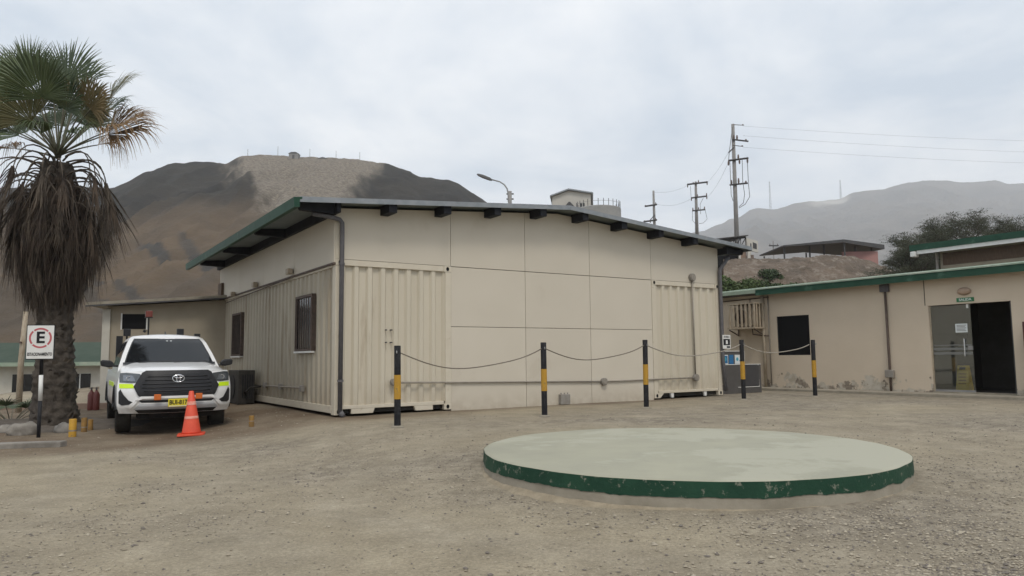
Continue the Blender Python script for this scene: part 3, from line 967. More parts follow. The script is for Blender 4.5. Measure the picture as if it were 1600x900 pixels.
    MB().tube([(-0.07, 9.55, 2.75), (-0.07, 9.55, 0.0)], 0.07, 10).build('far_downspout', M['acbeige'], T, smooth=True)
    return T


container_building()

# dark air conditioner standing beside the left wall
t = thing('air_conditioner', 'dark air conditioner unit standing behind the pickup against the cream side wall', 'air conditioner', BO + BX * 5.75 - AX * 0.30 + Vector((0, 0, -0.08)), YAW)
MB().box(-0.20, 0.18, -0.55, 0.55, 0.06, 0.86).build('casing', M['acdark'], t, bevel=0.015)
MB().tube([(-0.205, 0.08, 0.46), (-0.222, 0.08, 0.46)], 0.30, 24).build('fan_guard', M['black'], t)
for k in range(5):
    MB().box(-0.12 + k * 0.055, -0.09 + k * 0.055, -0.562, -0.551, 0.2, 0.76).build('vent_slat', M['black'], t)
for yy in (-0.42, 0.38):
    MB().box(-0.19, 0.17, yy, yy + 0.07, -0.12, 0.06).build('foot', M['darkmetal'], t)
MB().tube([(-0.05, -0.56, 0.34), (-0.05, -0.75, 0.36), (0.0, -0.85, 0.46), (0.24, -0.88, 0.47)], 0.025, 8).build('pipe', M['acdark'], t, smooth=True)

# ------------------------------------------------------------------ right wing
WO = BO + AX * 14.37


FROST = glass_mat('frosted_film', (0.75, 0.77, 0.76), refl=0.02, rough=0.5, opac=0.30, opac_col=(0.45, 0.46, 0.44))


def wing_building():
    T = thing('office_wing', 'long low beige wing with green fascia and glass entrance at the right', 'building', WO, YAW)
    # local: x into the building, y along the wall (towards the back), z up from the container base level
    yA, yB, H = -9.5, 7.5, 2.93
    wm = bpy.data.materials.new('beige_render_wall')
    wm.use_nodes = True
    nt = wm.node_tree; b = nt.nodes['Principled BSDF']; b.inputs['Roughness'].default_value = 0.85
    tc = nt.nodes.new('ShaderNodeTexCoord')

    def nz(s, d=6, vec=None):
        n = nt.nodes.new('ShaderNodeTexNoise'); n.inputs['Scale'].default_value = s; n.inputs['Detail'].default_value = d; n.inputs['Roughness'].default_value = 0.62
        nt.links.new(vec or tc.outputs['Object'], n.inputs['Vector'])
        return n.outputs['Fac']

    def rp(src, p0, p1, a, c):
        r_ = nt.nodes.new('ShaderNodeValToRGB'); r_.color_ramp.elements[0].position = p0; r_.color_ramp.elements[1].position = p1
        r_.color_ramp.elements[0].color = (*a, 1); r_.color_ramp.elements[1].color = (*c, 1)
        nt.links.new(src, r_.inputs[0]); return r_.outputs[0]

    def mixc(f, a, c):
        mx = nt.nodes.new('ShaderNodeMix'); mx.data_type = 'RGBA'
        nt.links.new(f, mx.inputs['Factor']); nt.links.new(a, mx.inputs['A']); nt.links.new(c, mx.inputs['B'])
        return mx.outputs['Result']
    base = rp(nz(0.8), 0.35, 0.65, (0.60, 0.51, 0.40), (0.555, 0.47, 0.365))
    sep = nt.nodes.new('ShaderNodeSeparateXYZ'); nt.links.new(tc.outputs['Object'], sep.inputs[0])
    # bare and patched plaster near the foot of the wall (rising damp)
    mr = nt.nodes.new('ShaderNodeMapRange'); mr.inputs['From Min'].default_value = 0.95; mr.inputs['From Max'].default_value = 0.0
    mr.inputs['To Min'].default_value = -0.12; mr.inputs['To Max'].default_value = 0.22
    nt.links.new(sep.outputs['Z'], mr.inputs['Value'])

    def damp(scale, lo, hi):
        a_ = nt.nodes.new('ShaderNodeMath'); a_.operation = 'ADD'
        nt.links.new(nz(scale, 8), a_.inputs[0]); nt.links.new(mr.outputs[0], a_.inputs[1])
        return rp(a_.outputs[0], lo, hi, (0, 0, 0), (1, 1, 1))
    col = mixc(damp(1.9, 0.66, 0.69), base, rp(nz(5), 0.4, 0.6, (0.50, 0.46, 0.39), (0.40, 0.35, 0.28)))
    col = mixc(damp(3.1, 0.71, 0.745), col, rp(nz(7), 0.4, 0.6, (0.17, 0.14, 0.11), (0.28, 0.235, 0.185)))
    nt.links.new(col, b.inputs['Base Color'])
    bn = nt.nodes.new('ShaderNodeBump'); bn.inputs['Strength'].default_value = 0.2; bn.inputs['Distance'].default_value = 0.02
    nt.links.new(nz(14), bn.inputs['Height']); nt.links.new(bn.outputs[0], b.inputs['Normal'])
    # wall with real openings: window y 0.04..1.16 z 1.0..2.2 ; door y -5.29..-3.40 z 0.08..2.23
    wl_ = MB()
    th = 0.16
    segs = [(yA, -5.29, -0.3, H), (-5.29, -3.40, 2.23, H), (-3.40, 0.04, -0.3, H), (0.04, 1.16, 2.19, H), (0.04, 1.16, -0.3, 1.01), (1.16, yB, -0.3, H)]
    bm_v = []
    for a, c, z0, z1 in segs:
        wl_.box(0, th, a, c, z0, z1)
    wl_.build('front_wall', wm, T)
    MB().box(th, 6.2, yA - 0.1, yA, -0.3, H).build('end_wall', wm, T)
    MB().box(th, 6.2, yB, yB + 0.1, -0.3, H).build('end_wall', wm, T)
    MB().box(6.1, 6.2, yA, yB, -0.3, H).build('rear_wall', wm, T)
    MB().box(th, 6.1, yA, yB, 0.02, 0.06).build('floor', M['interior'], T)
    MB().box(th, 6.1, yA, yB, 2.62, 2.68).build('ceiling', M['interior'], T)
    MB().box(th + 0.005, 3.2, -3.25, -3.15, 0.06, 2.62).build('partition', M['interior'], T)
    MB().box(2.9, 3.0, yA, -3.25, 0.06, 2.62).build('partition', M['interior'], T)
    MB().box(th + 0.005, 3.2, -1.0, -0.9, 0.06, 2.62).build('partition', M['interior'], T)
    # expansion seam
    MB().box(-0.004, 0.0, -3.335, -3.318, 2.24, 2.92).build('seam', M['gap'], T)
    # window opening closed by a black screen set back
    w = MB().box(0.05, 0.07, 0.04, 1.16, 1.01, 2.19).build('window', M['blackvoid'], T)
    fr = MB()
    for a in ((0.04, 1.16, 2.165, 2.19), (0.04, 1.16, 1.01, 1.035), (0.04, 0.065, 1.035, 2.165), (1.135, 1.16, 1.035, 2.165)):
        fr.box(0.03, 0.05, *a)
    fr.build('frame', M['black'], w)
    # glass entrance
    e = MB().box(0.06, 0.072, -4.37, -3.43, 0.13, 2.21).build('glass_door', M['glass'], T)
    MB().box(0.05, 0.085, -4.37, -3.42, 0.07, 0.125).build('bottom_rail', M['metal'], e)
    MB().box(0.04, 0.10, -3.43, -3.402, 0.07, 2.228).build('jamb', M['acbeige'], e)
    MB().tube([(0.02, -4.20, 0.95), (0.02, -4.20, 1.38)], 0.014, 8).build('handle', M['chrome'], e)
    for zz in (1.0, 1.33):
        MB().tube([(0.02, -4.20, zz), (0.06, -4.20, zz)], 0.01, 6).build('handle_stud', M['chrome'], e)
    MB().box(0.045, 0.09, -4.37, -4.27, 1.10, 1.20).build('lock', M['metal'], e)
    MB().box(0.04, 0.09, -4.33, -4.29, 2.12, 2.22).build('top_patch', M['white'], e)
    n_ = MB().box(0.055, 0.0588, -4.28, -4.00, 1.53, 1.745).build('notice', M['pale'], e)
    for k in range(5):
        MB().box(0.0535, 0.055, -4.25 + (0.02 if k % 2 else 0), -4.03, 1.70 - k * 0.033, 1.712 - k * 0.033).build('print_line', M['kiosk'], e)
    for z0, z1 in ((0.99, 1.05), (1.10, 1.16), (1.21, 1.235)):
        MB().box(0.0585, 0.0598, -4.36, -3.44, z0, z1).build('frosted_band', FROST, e)
    # open leaf swung inside
    d = MB().box(0.10, 0.95, -5.245, -5.233, 0.12, 2.20).build('open_glass_door', M['glass'], T)
    MB().box(0.10, 0.95, -5.25, -5.228, 0.075, 0.12).build('bottom_rail', M['metal'], d)
    MB().tube([(0.80, -5.20, 0.95), (0.80, -5.20, 1.38)], 0.014, 8).build('handle', M['chrome'], d)
    MB().box(0.03, 0.09, -5.289, -5.25, 0.08, 2.228).build('jamb', M['darkmetal'], d)
    MB().box(-0.02, th, -5.29, -3.40, -0.10, 0.075).build('door_sill', M['concrete'], T)
    # light and exit sign above the door
    lamp = MB().lathe([(0.0, 0), (0.16, 0), (0.165, 0.025), (0.13, 0.075), (0.06, 0.095), (0.0, 0.098)], 20).build('bulkhead_light', mat('aged_lamp_cover', (0.36, 0.25, 0.18), (0.42, 0.32, 0.24), scale=9, rough=0.5), T, smooth=True)
    lamp.rotation_euler = (0, -math.pi / 2, 0); lamp.location = (0.0, -4.29, 2.53); lamp.scale = (0.58, 1, 1)
    ex = MB().box(-0.012, 0.0, -4.50, -4.10, 2.275, 2.375).build('exit_sign', M['green'], T)
    text_mesh('lettering', 'SALIDA', 0.085, M['pale'], ex, (-0.0135, -4.30, 2.325), (math.pi / 2, 0, -math.pi / 2), width=0.29, bold=0.002)
    # conduit and boxes
    j = MB().box(-0.09, 0.0, -2.43, -2.19, 2.67, 2.87).build('junction_box', M['pipe'], T, bevel=0.012)
    MB().tube([(-0.045, -2.32, 2.68), (-0.045, -2.335, 0.56), (-0.045, -2.335, -0.2)], 0.032, 8).build('conduit', M['bars'], T, smooth=True)
    MB().box(-0.11, 0.0, -2.45, -2.22, 0.40, 0.60).build('meter_box', M['boxgrey'], T, bevel=0.02)
    # drain and conduit near the corner with the container building
    MB().tube([(-0.05, 1.62, 2.86), (-0.05, 1.60, 0.0)], 0.05, 8).build('downspout', M['acbeige'], T, smooth=True)
    MB().tube([(-0.04, 1.42, 2.86), (-0.04, 1.40, 0.1)], 0.02, 8).build('conduit', M['conduit'], T, smooth=True)
    MB().tube([(-0.03, 5.0, 2.76), (-0.03, 1.70, 2.80), (-0.03, 1.40, 2.80)], 0.016, 6).build('conduit', M['bars'], T, smooth=True)
    MB().tube([(-0.03, 2.1, 2.79), (-0.03, 2.1, 2.62)], 0.014, 6).build('conduit', M['bars'], T, smooth=True)
    # roof rising away from the yard, green fascia along the front
    sl = math.tan(R(6.6))
    xe = -0.28
    roof = MB()
    n = 46
    def zr(x): return 3.03 + (x - xe) * sl
    poly = [(xe, zr(xe)), (6.6, zr(6.6)), (6.6, zr(6.6) - 0.05), (xe, zr(xe) - 0.05)]
    r_ = MB().prism(poly, 'y', yA - 0.2, yB + 0.2).build('roof', M['roofpale'], T)
    nr = 58
    rib = MB().prism([(xe + 0.01, zr(xe) + 0.001), (6.55, zr(6.55) + 0.001), (6.55, zr(6.55) + 0.03), (xe + 0.01, zr(xe) + 0.03)], 'y', -0.03, 0.03)
    first = rib.build('rib', M['roofpale'], r_)
    first.location = (0, yA, 0)
    for k in range(1, nr):
        copy_part(first, r_, loc=(0, lerp(yA, yB, k / (nr - 1)), 0))
    # fascia: dark green on the near stretch, pale narrow gutter on the far stretch
    for y0, y1 in ((yA - 0.2, -3.33), (-3.326, 1.66)):
        MB().prism([(xe - 0.03, 3.03), (xe + 0.02, 3.045), (xe + 0.02, 2.865), (xe - 0.03, 2.86)], 'y', y0, y1).build('fascia', M['roofgreen'], T)
        MB().prism([(xe - 0.05, 3.068), (xe + 0.02, 3.088), (xe + 0.02, 3.048), (xe - 0.05, 3.034)], 'y', y0, y1).build('roof_edge', M['roofpale'], T)
    MB().prism([(xe - 0.02, 3.05), (xe + 0.05, 3.06), (xe + 0.05, 2.95), (xe - 0.02, 2.94)], 'y', 1.665, yB).build('gutter', M['roofpale'], T)
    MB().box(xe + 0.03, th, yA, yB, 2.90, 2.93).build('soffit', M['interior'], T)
    # dark brown wooden shelf at the right of the door is a thing of its own (below)
    return T


wing_building()

# concrete apron in front of the wing
o = MB().prism([(-0.62, -0.40), (-0.005, -0.40), (-0.005, 0.045), (-0.60, 0.035)], 'y', -9.5, 7.4).build('pavement', M['concrete'], None, bevel=0.01)
o.location = WO; o.rotation_euler = (0, 0, YAW)
tag(o, kind='structure')

# caged air conditioner on the wing
t = thing('caged_air_conditioner', 'beige air conditioner in a slatted cage on a wall bracket left of black window', 'air conditioner', WO + BX * 2.1 + Vector((0, 0, 1.87)), YAW)
MB().box(-0.36, -0.08, -0.42, 0.42, 0.06, 0.66).build('casing', M['acbeige'], t, bevel=0.015)
MB().tube([(-0.365, 0.1, 0.36), (-0.375, 0.1, 0.36)], 0.23, 20).build('fan_guard', M['bars'], t)
MB().box(-0.50, 0.0, -0.54, 0.54, -0.03, 0.02).build('shelf', M['slat'], t)
for k in range(7):
    yy = -0.48 + k * 0.16
    MB().box(-0.47, -0.44, yy - 0.035, yy + 0.035, 0.02, 0.74).build('slat', M['slat'], t, bevel=0.005, seg=1)
for k in range(3):
    xx = -0.36 + k * 0.14
    MB().box(xx - 0.03, xx + 0.03, -0.515, -0.49, 0.02, 0.74).build('slat', M['slat'], t, bevel=0.005, seg=1)
MB().box(-0.48, -0.0, -0.53, 0.53, 0.741, 0.765).build('top_frame', M['slat'], t)
for yy in (-0.46, 0.5):
    MB().tube([(-0.02, yy, -0.24), (-0.02, yy, 0.08)], 0.02, 6).build('bracket_post', M['bars'], t)
    MB().tube([(-0.02, yy, -0.22), (-0.46, yy, -0.045)], 0.018, 6).build('bracket_arm', M['bars'], t)
MB().tube([(-0.2, -0.2, -0.03), (-0.2, -0.2, -0.20), (-0.08, -0.45, -0.24), (-0.05, -0.68, -0.26)], 0.02, 8).build('drain_pipe', M['bars'], t, smooth=True)

# dark red cabinet cut by the right frame edge
t = thing('wooden_cabinet', 'dark red brown wooden cabinet standing by the entrance at right edge', 'cabinet', WO + BX * -5.62 - AX * 0.02 + Vector((0, 0, 0.04)), YAW)
M['redwood'] = mat('red_brown_wood', (0.10, 0.03, 0.022), (0.065, 0.022, 0.017), scale=6, rough=0.5, stretch=(5, 5, 1))
MB().box(-0.30, -0.02, -0.80, 0.0, 0.85, 1.68).build('case', M['redwood'], t, bevel=0.01)
for y0 in (-0.38, -0.76):
    dd = MB().box(-0.318, -0.301, y0, y0 + 0.34, 0.90, 1.63).build('door', M['redwood'], t, bevel=0.006)
    MB().tube([(-0.33, y0 + 0.06, 1.2), (-0.33, y0 + 0.06, 1.3)], 0.008, 6).build('handle', M['chrome'], dd)
for yy in (-0.79, -0.05):
    for xx in (-0.29, -0.07):
        MB().box(xx, xx + 0.04, yy, yy + 0.04, 0.0, 0.85).build('leg', M['redwood'], t)
MB().box(-0.28, -0.06, -0.77, -0.03, 0.40, 0.43).build('shelf', M['redwood'], t)

# caution board behind the glass
t = thing('caution_board', 'yellow folding wet floor caution board behind the glass door', 'floor sign', WO + BX * -4.04 + AX * 0.24 + Vector((0, 0, 0.06)), YAW)
for s in (-1, 1):
    p = MB()
    sl = 0.10
    def pnt(y, z): return (s * (0.02 + sl * (1 - z / 0.66)) - (0.006 if s < 0 else -0.006), y, z)
    o2 = [(-0.155, 0.0), (0.155, 0.0), (0.125, 0.66), (-0.125, 0.66)]
    vs = [(s * (0.02 + sl * (1 - z / 0.66)), y, z) for y, z in o2] + [(s * (0.035 + sl * (1 - z / 0.66)), y, z) for y, z in o2]
    p.add(vs, [(0, 1, 2, 3), (7, 6, 5, 4), (0, 4, 5, 1), (1, 5, 6, 2), (2, 6, 7, 3), (3, 7, 4, 0)])
    pp = p.build('panel', M['caution'], t)
    if s < 0:
        MB().add([(-0.066 - 0.0, -0.07, 0.56), (-0.066, 0.07, 0.56), (-0.055, 0.07, 0.62), (-0.055, -0.07, 0.62)], [(0, 1, 2, 3)]).build('hand_hole', M['black'], pp)
        for k in range(4):
            z0 = 0.44 - k * 0.08
            xx = -(0.0365 + sl * (1 - z0 / 0.66))
            MB().add([(xx - 0.004, -0.09, z0), (xx - 0.004, 0.09, z0), (xx - 0.0, 0.09, z0 + 0.03), (xx - 0.0, -0.09, z0 + 0.03)], [(0, 1, 2, 3)]).build('print_line', M['yellow'], pp)

# rear building with a higher green roof
t = thing('rear_building', 'cream building with higher green roof behind the right wing', 'building', WO + AX * 6.0 + BX * -5 + Vector((0, 0, -0.2)), YAW)
xe, ze = 2.2, 5.20
MB().box(2.752, 3.0, -10.0, 5.55, 0, ze - 0.12).build('wall', M['annex'], t)
MB().box(3.0, 9.0, 5.35, 5.55, 0, ze - 0.12).build('wall', M['annex'], t)
MB().prism([(xe, ze), (9.5, ze + 0.75), (9.5, ze + 0.69), (xe, ze - 0.06)], 'y', -10.5, 6.35).build('roof', M['roofpale'], t)
MB().box(xe - 0.03, xe - 0.001, -10.5, 6.35, ze - 0.19, ze + 0.03).build('fascia', M['roofgreen'], t)
MB().prism([(xe + 0.002, ze - 0.062), (2.75, ze - 0.01), (2.75, ze - 0.25), (xe + 0.002, ze - 0.33)], 'y', -10.5, 6.1).build('soffit', M['white'], t)
for yy in (3.9, 0.7, -2.5, -5.7):
    w = MB().box(2.725, 2.749, yy - 1.55, yy + 1.55, 4.42, 4.86).build('louvre_window', M['wood'], t)
MB().tube([(2.66, 5.62, ze - 0.30), (2.66, 5.62, 0.3)], 0.05, 8).build('downspout', M['boxgrey'], t)
MB().box(2.1, 2.4, 6.12, 6.30, ze - 0.42, ze - 0.22).build('eave_lamp', M['white'], t, bevel=0.03)

# dark grey bin cabinet between the two buildings
kO = BO + AX * 11.15 + BX * 0.55
t = thing('notice_cabinet', 'dark grey low cabinet with blue stickers between container wall and caged air conditioner', 'cabinet', (kO.x, kO.y, ground_z(kO.x, kO.y)), YAW)
MB().box(-0.25, 1.62, 0.0, 0.55, 0.0, 0.80).build('body', M['kiosk'], t, bevel=0.008)
MB().box(-0.02, 1.02, 0.10, 0.16, 0.802, 1.16).build('board', M['kiosk'], t)
MB().box(0.86, 1.50, -0.022, -0.002, 0.20, 0.77).build('dark_panel', M['kioskdark'], t)
edge = [((0.0, 0.80), (1.60, 0.80)), ((-0.03, 1.17), (1.03, 1.17)), ((-0.03, 0.80), (-0.03, 1.17)), ((1.03, 0.80), (1.03, 1.17)), ((1.51, 0.17), (1.49, 0.79)), ((0.62, 0.17), (1.51, 0.17)), ((-0.20, 0.02), (-0.22, 0.79))]
for (x0, z0), (x1, z1) in edge:
    yy = 0.09 if z1 > 0.81 else -0.008
    MB().tube([(x0, yy, z0), (x1, yy, z1)], 0.011, 6).build('trim', M['white'], t)
for x0, x1, mt_ in ((0.10, 0.36, 'pale'), (0.40, 0.58, 'blue'), (0.64, 0.92, 'pale')):
    s_ = MB().box(x0, x1, 0.094, 0.099, 0.815, 1.07).build('sticker', M[mt_], t)
    if mt_ == 'pale':
        cx = (x0 + x1) / 2
        if x0 < 0.3:
            MB().box(x0 + 0.025, x1 - 0.025, 0.090, 0.0935, 0.84, 1.045).build('blue_field', M['blue'], s_)
            MB().tube([(cx, 0.0895, 0.95), (cx, 0.087, 0.95)], 0.06, 14).build('emblem', M['teal'], s_)
        else:
            MB().tube([(cx - 0.04, 0.0935, 0.95), (cx - 0.04, 0.090, 0.95)], 0.05, 14).build('emblem', M['teal'], s_)
            MB().tube([(cx + 0.07, 0.0935, 0.91), (cx + 0.07, 0.090, 0.91)], 0.025, 10).build('emblem', M['blue'], s_)

# small black and white sign on the right downspout
t = thing('wall_sign', 'small black and white sign fixed to the downspout at container corner', 'sign', BO + AX * 10.56 + BX * -0.135 + Vector((0, 0, 1.22)), YAW)
MB().box(-0.15, 0.15, -0.004, 0.004, -0.02, 0.34).build('plate', M['white'], t)
MB().box(-0.125, 0.125, -0.0075, -0.0045, 0.07, 0.235).build('black_field', M['black'], t)
text_mesh('lettering', 'AVISO', 0.07, M['black'], t, (0, -0.0055, 0.285), (math.pi / 2, 0, 0), width=0.22, bold=0.002)
MB().box(-0.035, 0.035, -0.0105, -0.008, 0.10, 0.20).build('pictogram', M['white'], t)
MB().box(0.0, 0.12, -0.0075, -0.0045, 0.0, 0.045).build('print_line', M['black'], t)

# ------------------------------------------------------------------ annex behind the truck and the far left building
aO = at(158, 566, 20.6)
t = thing('annex_building', 'small beige building with sloping roof and dark window behind the pickup', 'building', (aO.x, aO.y, -0.1), R(14))
Wd = 4.05
MB().prism([(0.14, 0), (Wd, 0), (Wd, 3.20), (0.14, 2.93)], 'y', 0.0, 3.5).build('wall', M['annex'], t)
MB().box(0.0, 0.20, -0.05, 0.20, 0, 2.85).build('corner_pillar', M['offwhite'], t)
MB().box(0.0, 0.135, 0.21, 3.45, 0, 2.9).build('side_wall', M['offwhite'], t)
MB().prism([(-0.35, 2.945), (Wd + 0.12, 3.25), (Wd + 0.12, 3.32), (-0.35, 3.02)], 'y', -0.35, 3.8).build('roof_slab', M['concrete'], t)
MB().prism([(-0.35, 2.90), (Wd + 0.12, 3.215), (Wd + 0.12, 3.245), (-0.35, 2.94)], 'y', -0.37, -0.33).build('drip_edge', M['darkmetal'], t)
w = MB().box(0.50, 1.12, -0.012, -0.002, 2.30, 2.72).build('window', M['blackvoid'], t)
for x0, x1 in ((0.465, 0.498), (1.122, 1.155)):
    MB().box(x0, x1, -0.03, -0.002, 2.28, 2.74).build('frame', M['white'], w)
MB().tube([(Wd + 0.02, -0.20, 3.22), (Wd + 0.16, -0.20, 3.20), (Wd + 0.18, -0.20, 3.05), (Wd + 0.18, -0.20, 0.2)], 0.045, 8).build('downspout', M['bars'], t, smooth=True)
MB().box(0.30, Wd, -0.02, -0.001, 0.0, 0.45).build('plinth', M['concrete'], t)

lO = at(-40, 600, 33)
t = thing('green_roofed_house', 'low cream house with pale green sheet roof behind the palm at far left', 'building', (lO.x, 33, -1.55), R(5))
MB().box(-6, 5.6, 0, 5, 0, 2.75).build('wall', M['offwhite'], t)
MB().prism([(-0.55, 2.72), (3.0, 3.72), (3.0, 3.79), (-0.55, 2.80)], 'x', -7, 5.95).build('roof_slope', M['roofdull'], t)
MB().prism([(3.0, 3.72), (6.0, 2.9), (6.0, 2.97), (3.0, 3.79)], 'x', -7, 5.95).build('roof_slope', M['roofgreen'], t)
MB().box(-7, 5.95, -0.62, -0.56, 2.66, 2.83).build('gutter', M['roofpale'], t)
for x0 in (-1.2, 1.6, 4.05):
    w = MB().box(x0, x0 + 0.9, -0.02, -0.002, 1.25, 2.3).build('window', M['darkglass'], t)
    MB().box(x0 - 0.05, x0 + 0.95, -0.05, -0.021, 1.17, 1.245).build('sill', M['white'], w)
    MB().box(x0 + 0.43, x0 + 0.47, -0.04, -0.021, 1.25, 2.3).build('mullion', M['white'], w)
MB().box(-0.35, 0.35, -0.03, -0.002, 0.0, 2.05).build('door', M['wood'], t)
MB().box(2.9, 5.4, -0.20, -0.003, 0.0, 1.08).build('white_panel', M['white'], t)
MB().box(-6, 2.8, -0.12, -0.003, 0.0, 0.5).build('plinth', M['brick'], t)
# low wall along the drop at the left
p0 = gz(-60, 641, 0.0)
o = MB().box(0, 7.4, -0.1, 0.12, -0.5, 0.17).build('kerb_wall', M['brick'], None, bevel=0.01)
o.location = (p0.x - 1, 20.2, 0.0)
tag(o, 'low brown brick kerb wall behind the palm trunk', 'wall')
# red cylinders
for k, (px, py) in enumerate(((142, 632), (150, 632))):
    q = at(px, py, 19.6)
    t = thing('gas_cylinder', ['left of two red cylinders beside the white annex pillar', 'right of two red cylinders beside the white annex pillar'][k], 'cylinder', (q.x, q.y, ground_z(q.x, q.y)), 0, 'red cylinders by the annex')
    MB().lathe([(0.075, 0), (0.085, 0.03), (0.085, 0.40), (0.06, 0.47), (0.03, 0.50), (0.03, 0.53)], 14).build('tank', mat('cylinder_red', (0.13, 0.03, 0.025), rough=0.5), t, autosmooth=0.8)
    MB().tube([(0, 0, 0.53), (0, 0, 0.60)], 0.022, 8).build('valve', M['darkmetal'], t)
    MB().tube([(0.06 * math.cos(a), 0.06 * math.sin(a), 0.58) for a in [i * math.pi / 5 for i in range(10)]], 0.008, 5, closed=True).build('handwheel', M['darkmetal'], t)

# wooden pole behind the sign
q = at(31, 600, 19.0)
t = thing('timber_pole', 'thin leaning timber pole rising behind the parking sign', 'pole', (q.x, q.y, -0.1), 0)
MB().tube([(0, 0, 0), (0.0, 0, 1.4), (0.06, 0, 2.7)], [0.075, 0.07, 0.055], 8).build('shaft', M['slat'], t, smooth=True)
MB().tube([(0.02, -0.07, 1.9), (0.02, -0.12, 1.9)], 0.03, 8).build('insulator', M['insul'], t)

# ------------------------------------------------------------------ concrete disc
def disc():
    x, y, r = DISC
    z0 = ground_z(x, y)
    t = thing('round_platform', 'low round concrete platform with pale top and chipped green rim', 'platform', (x, y, 0.0))
    n = 128
    def rad(k):
        a = 2 * math.pi * k / n
        return r * (1 + 0.004 * math.sin(3 * a + 1) + 0.003 * math.sin(11 * a) + 0.0015 * math.sin(29 * a))
    zt = 0.315
    top = MB()
    rings = [(1.0, zt - 0.012), (0.994, zt - 0.002), (0.97, zt), (0.7, zt + 0.004), (0.4, zt + 0.006)]
    vs, fs = [], []
    for s, z in rings:
        for k in range(n):
            a = 2 * math.pi * k / n
            rr = rad(k) * s
            vs.append((rr * math.cos(a), rr * math.sin(a), z + 0.003 * snoise(rr * math.cos(a) * 2, rr * math.sin(a) * 2)))
    for i in range(len(rings) - 1):
        for k in range(n):
            fs.append((i * n + k, i * n + (k + 1) % n, (i + 1) * n + (k + 1) % n, (i + 1) * n + k))
    vs.append((0, 0, zt + 0.006))
    for k in range(n):
        fs.append(((len(rings) - 1) * n + k, (len(rings) - 1) * n + (k + 1) % n, len(vs) - 1))
    top.add(vs, fs)
    tm = mat('worn_pale_paint', (0.34, 0.33, 0.25), (0.29, 0.285, 0.22), scale=1.3, rough=0.75, bump=0.12, bscale=40, c3=(0.36, 0.352, 0.275), c3cov=0.40, c3scale=0.8)
    nt = tm.node_tree
    b = nt.nodes['Principled BSDF']
    src = b.inputs['Base Color'].links[0].from_socket
    tc = nt.nodes.new('ShaderNodeTexCoord')
    for s, p0, p1, colr, st in ((1.6, 0.62, 0.70, (0.25, 0.25, 0.205), (1, 1.0, 1)), (3.4, 0.66, 0.72, (0.29, 0.36, 0.29), (1, 1, 1)), (50, 0.62, 0.72, (0.28, 0.27, 0.22), (1, 1, 1))):
        mp = nt.nodes.new('ShaderNodeMapping'); mp.inputs['Scale'].default_value = st; mp.inputs['Location'].default_value = (s, 3, 0)
        nt.links.new(tc.outputs['Object'], mp.inputs[0])
        nn = nt.nodes.new('ShaderNodeTexNoise'); nn.inputs['Scale'].default_value = s; nn.inputs['Detail'].default_value = 7; nn.inputs['Roughness'].default_value = 0.65
        nt.links.new(mp.outputs[0], nn.inputs['Vector'])
        rr = nt.nodes.new('ShaderNodeValToRGB'); rr.color_ramp.elements[0].position = p0; rr.color_ramp.elements[1].position = p1
        rr.color_ramp.elements[1].color = (0.6, 0.6, 0.6, 1)
        nt.links.new(nn.outputs['Fac'], rr.inputs[0])
        mx = nt.nodes.new('ShaderNodeMix'); mx.data_type = 'RGBA'
        nt.links.new(rr.outputs[0], mx.inputs['Factor']); nt.links.new(src, mx.inputs['A']); mx.inputs['B'].default_value = (*colr, 1)
        src = mx.outputs['Result']
    nt.links.new(src, b.inputs['Base Color'])
    top.build('top_surface', tm, t, smooth=True)

    def wall(name, f0, f1, zfun0, zfun1, m_):
        mb = MB(); vs, fs = [], []
        nn = n * 4
        rows = 4
        for i in range(rows + 1):
            for k in range(nn):
                a = 2 * math.pi * k / nn
                z = lerp(zfun0(a), zfun1(a), i / rows)
                rr = rad(k / 4) * lerp(f0, f1, i / rows)
                vs.append((rr * math.cos(a), rr * math.sin(a), z))
        for i in range(rows):
            for k in range(nn):
                fs.append((i * nn + k, i * nn + (k + 1) % nn, (i + 1) * nn + (k + 1) % nn, (i + 1) * nn + k))
        mb.add(vs, fs).build(name, m_, t, smooth=True)
    rimm = mat('chipped_green_paint', (0.010, 0.040, 0.024), (0.018, 0.062, 0.036), scale=2, rough=0.65, spec=0.2, c3=(0.17, 0.18, 0.14), c3cov=0.20, c3scale=13, bump=0.3, bscale=30)
    wall('painted_rim', 1.003, 1.0005, lambda a: 0.178 + 0.018 * fnoise(math.cos(a) * 5, math.sin(a) * 5, 2, 5, 0.7), lambda a: zt - 0.011, rimm)
    wall('concrete_base', 1.012, 0.999, lambda a: -0.05, lambda a: 0.2, M['concrete'])
    wall('dirt_berm', 1.05, 1.004, lambda a: 0.085 + 0.05 * math.sin(a) + 0.02 * fnoise(math.cos(a) * 9, math.sin(a) * 9, 5, 4), lambda a: 0.128 + 0.035 * math.sin(a) + 0.012 * fnoise(math.cos(a) * 8, math.sin(a) * 8, 8, 4), mat('berm_dirt', (0.24, 0.20, 0.14), (0.33, 0.28, 0.2), scale=9, rough=0.95, bump=0.8, bscale=40))


disc()

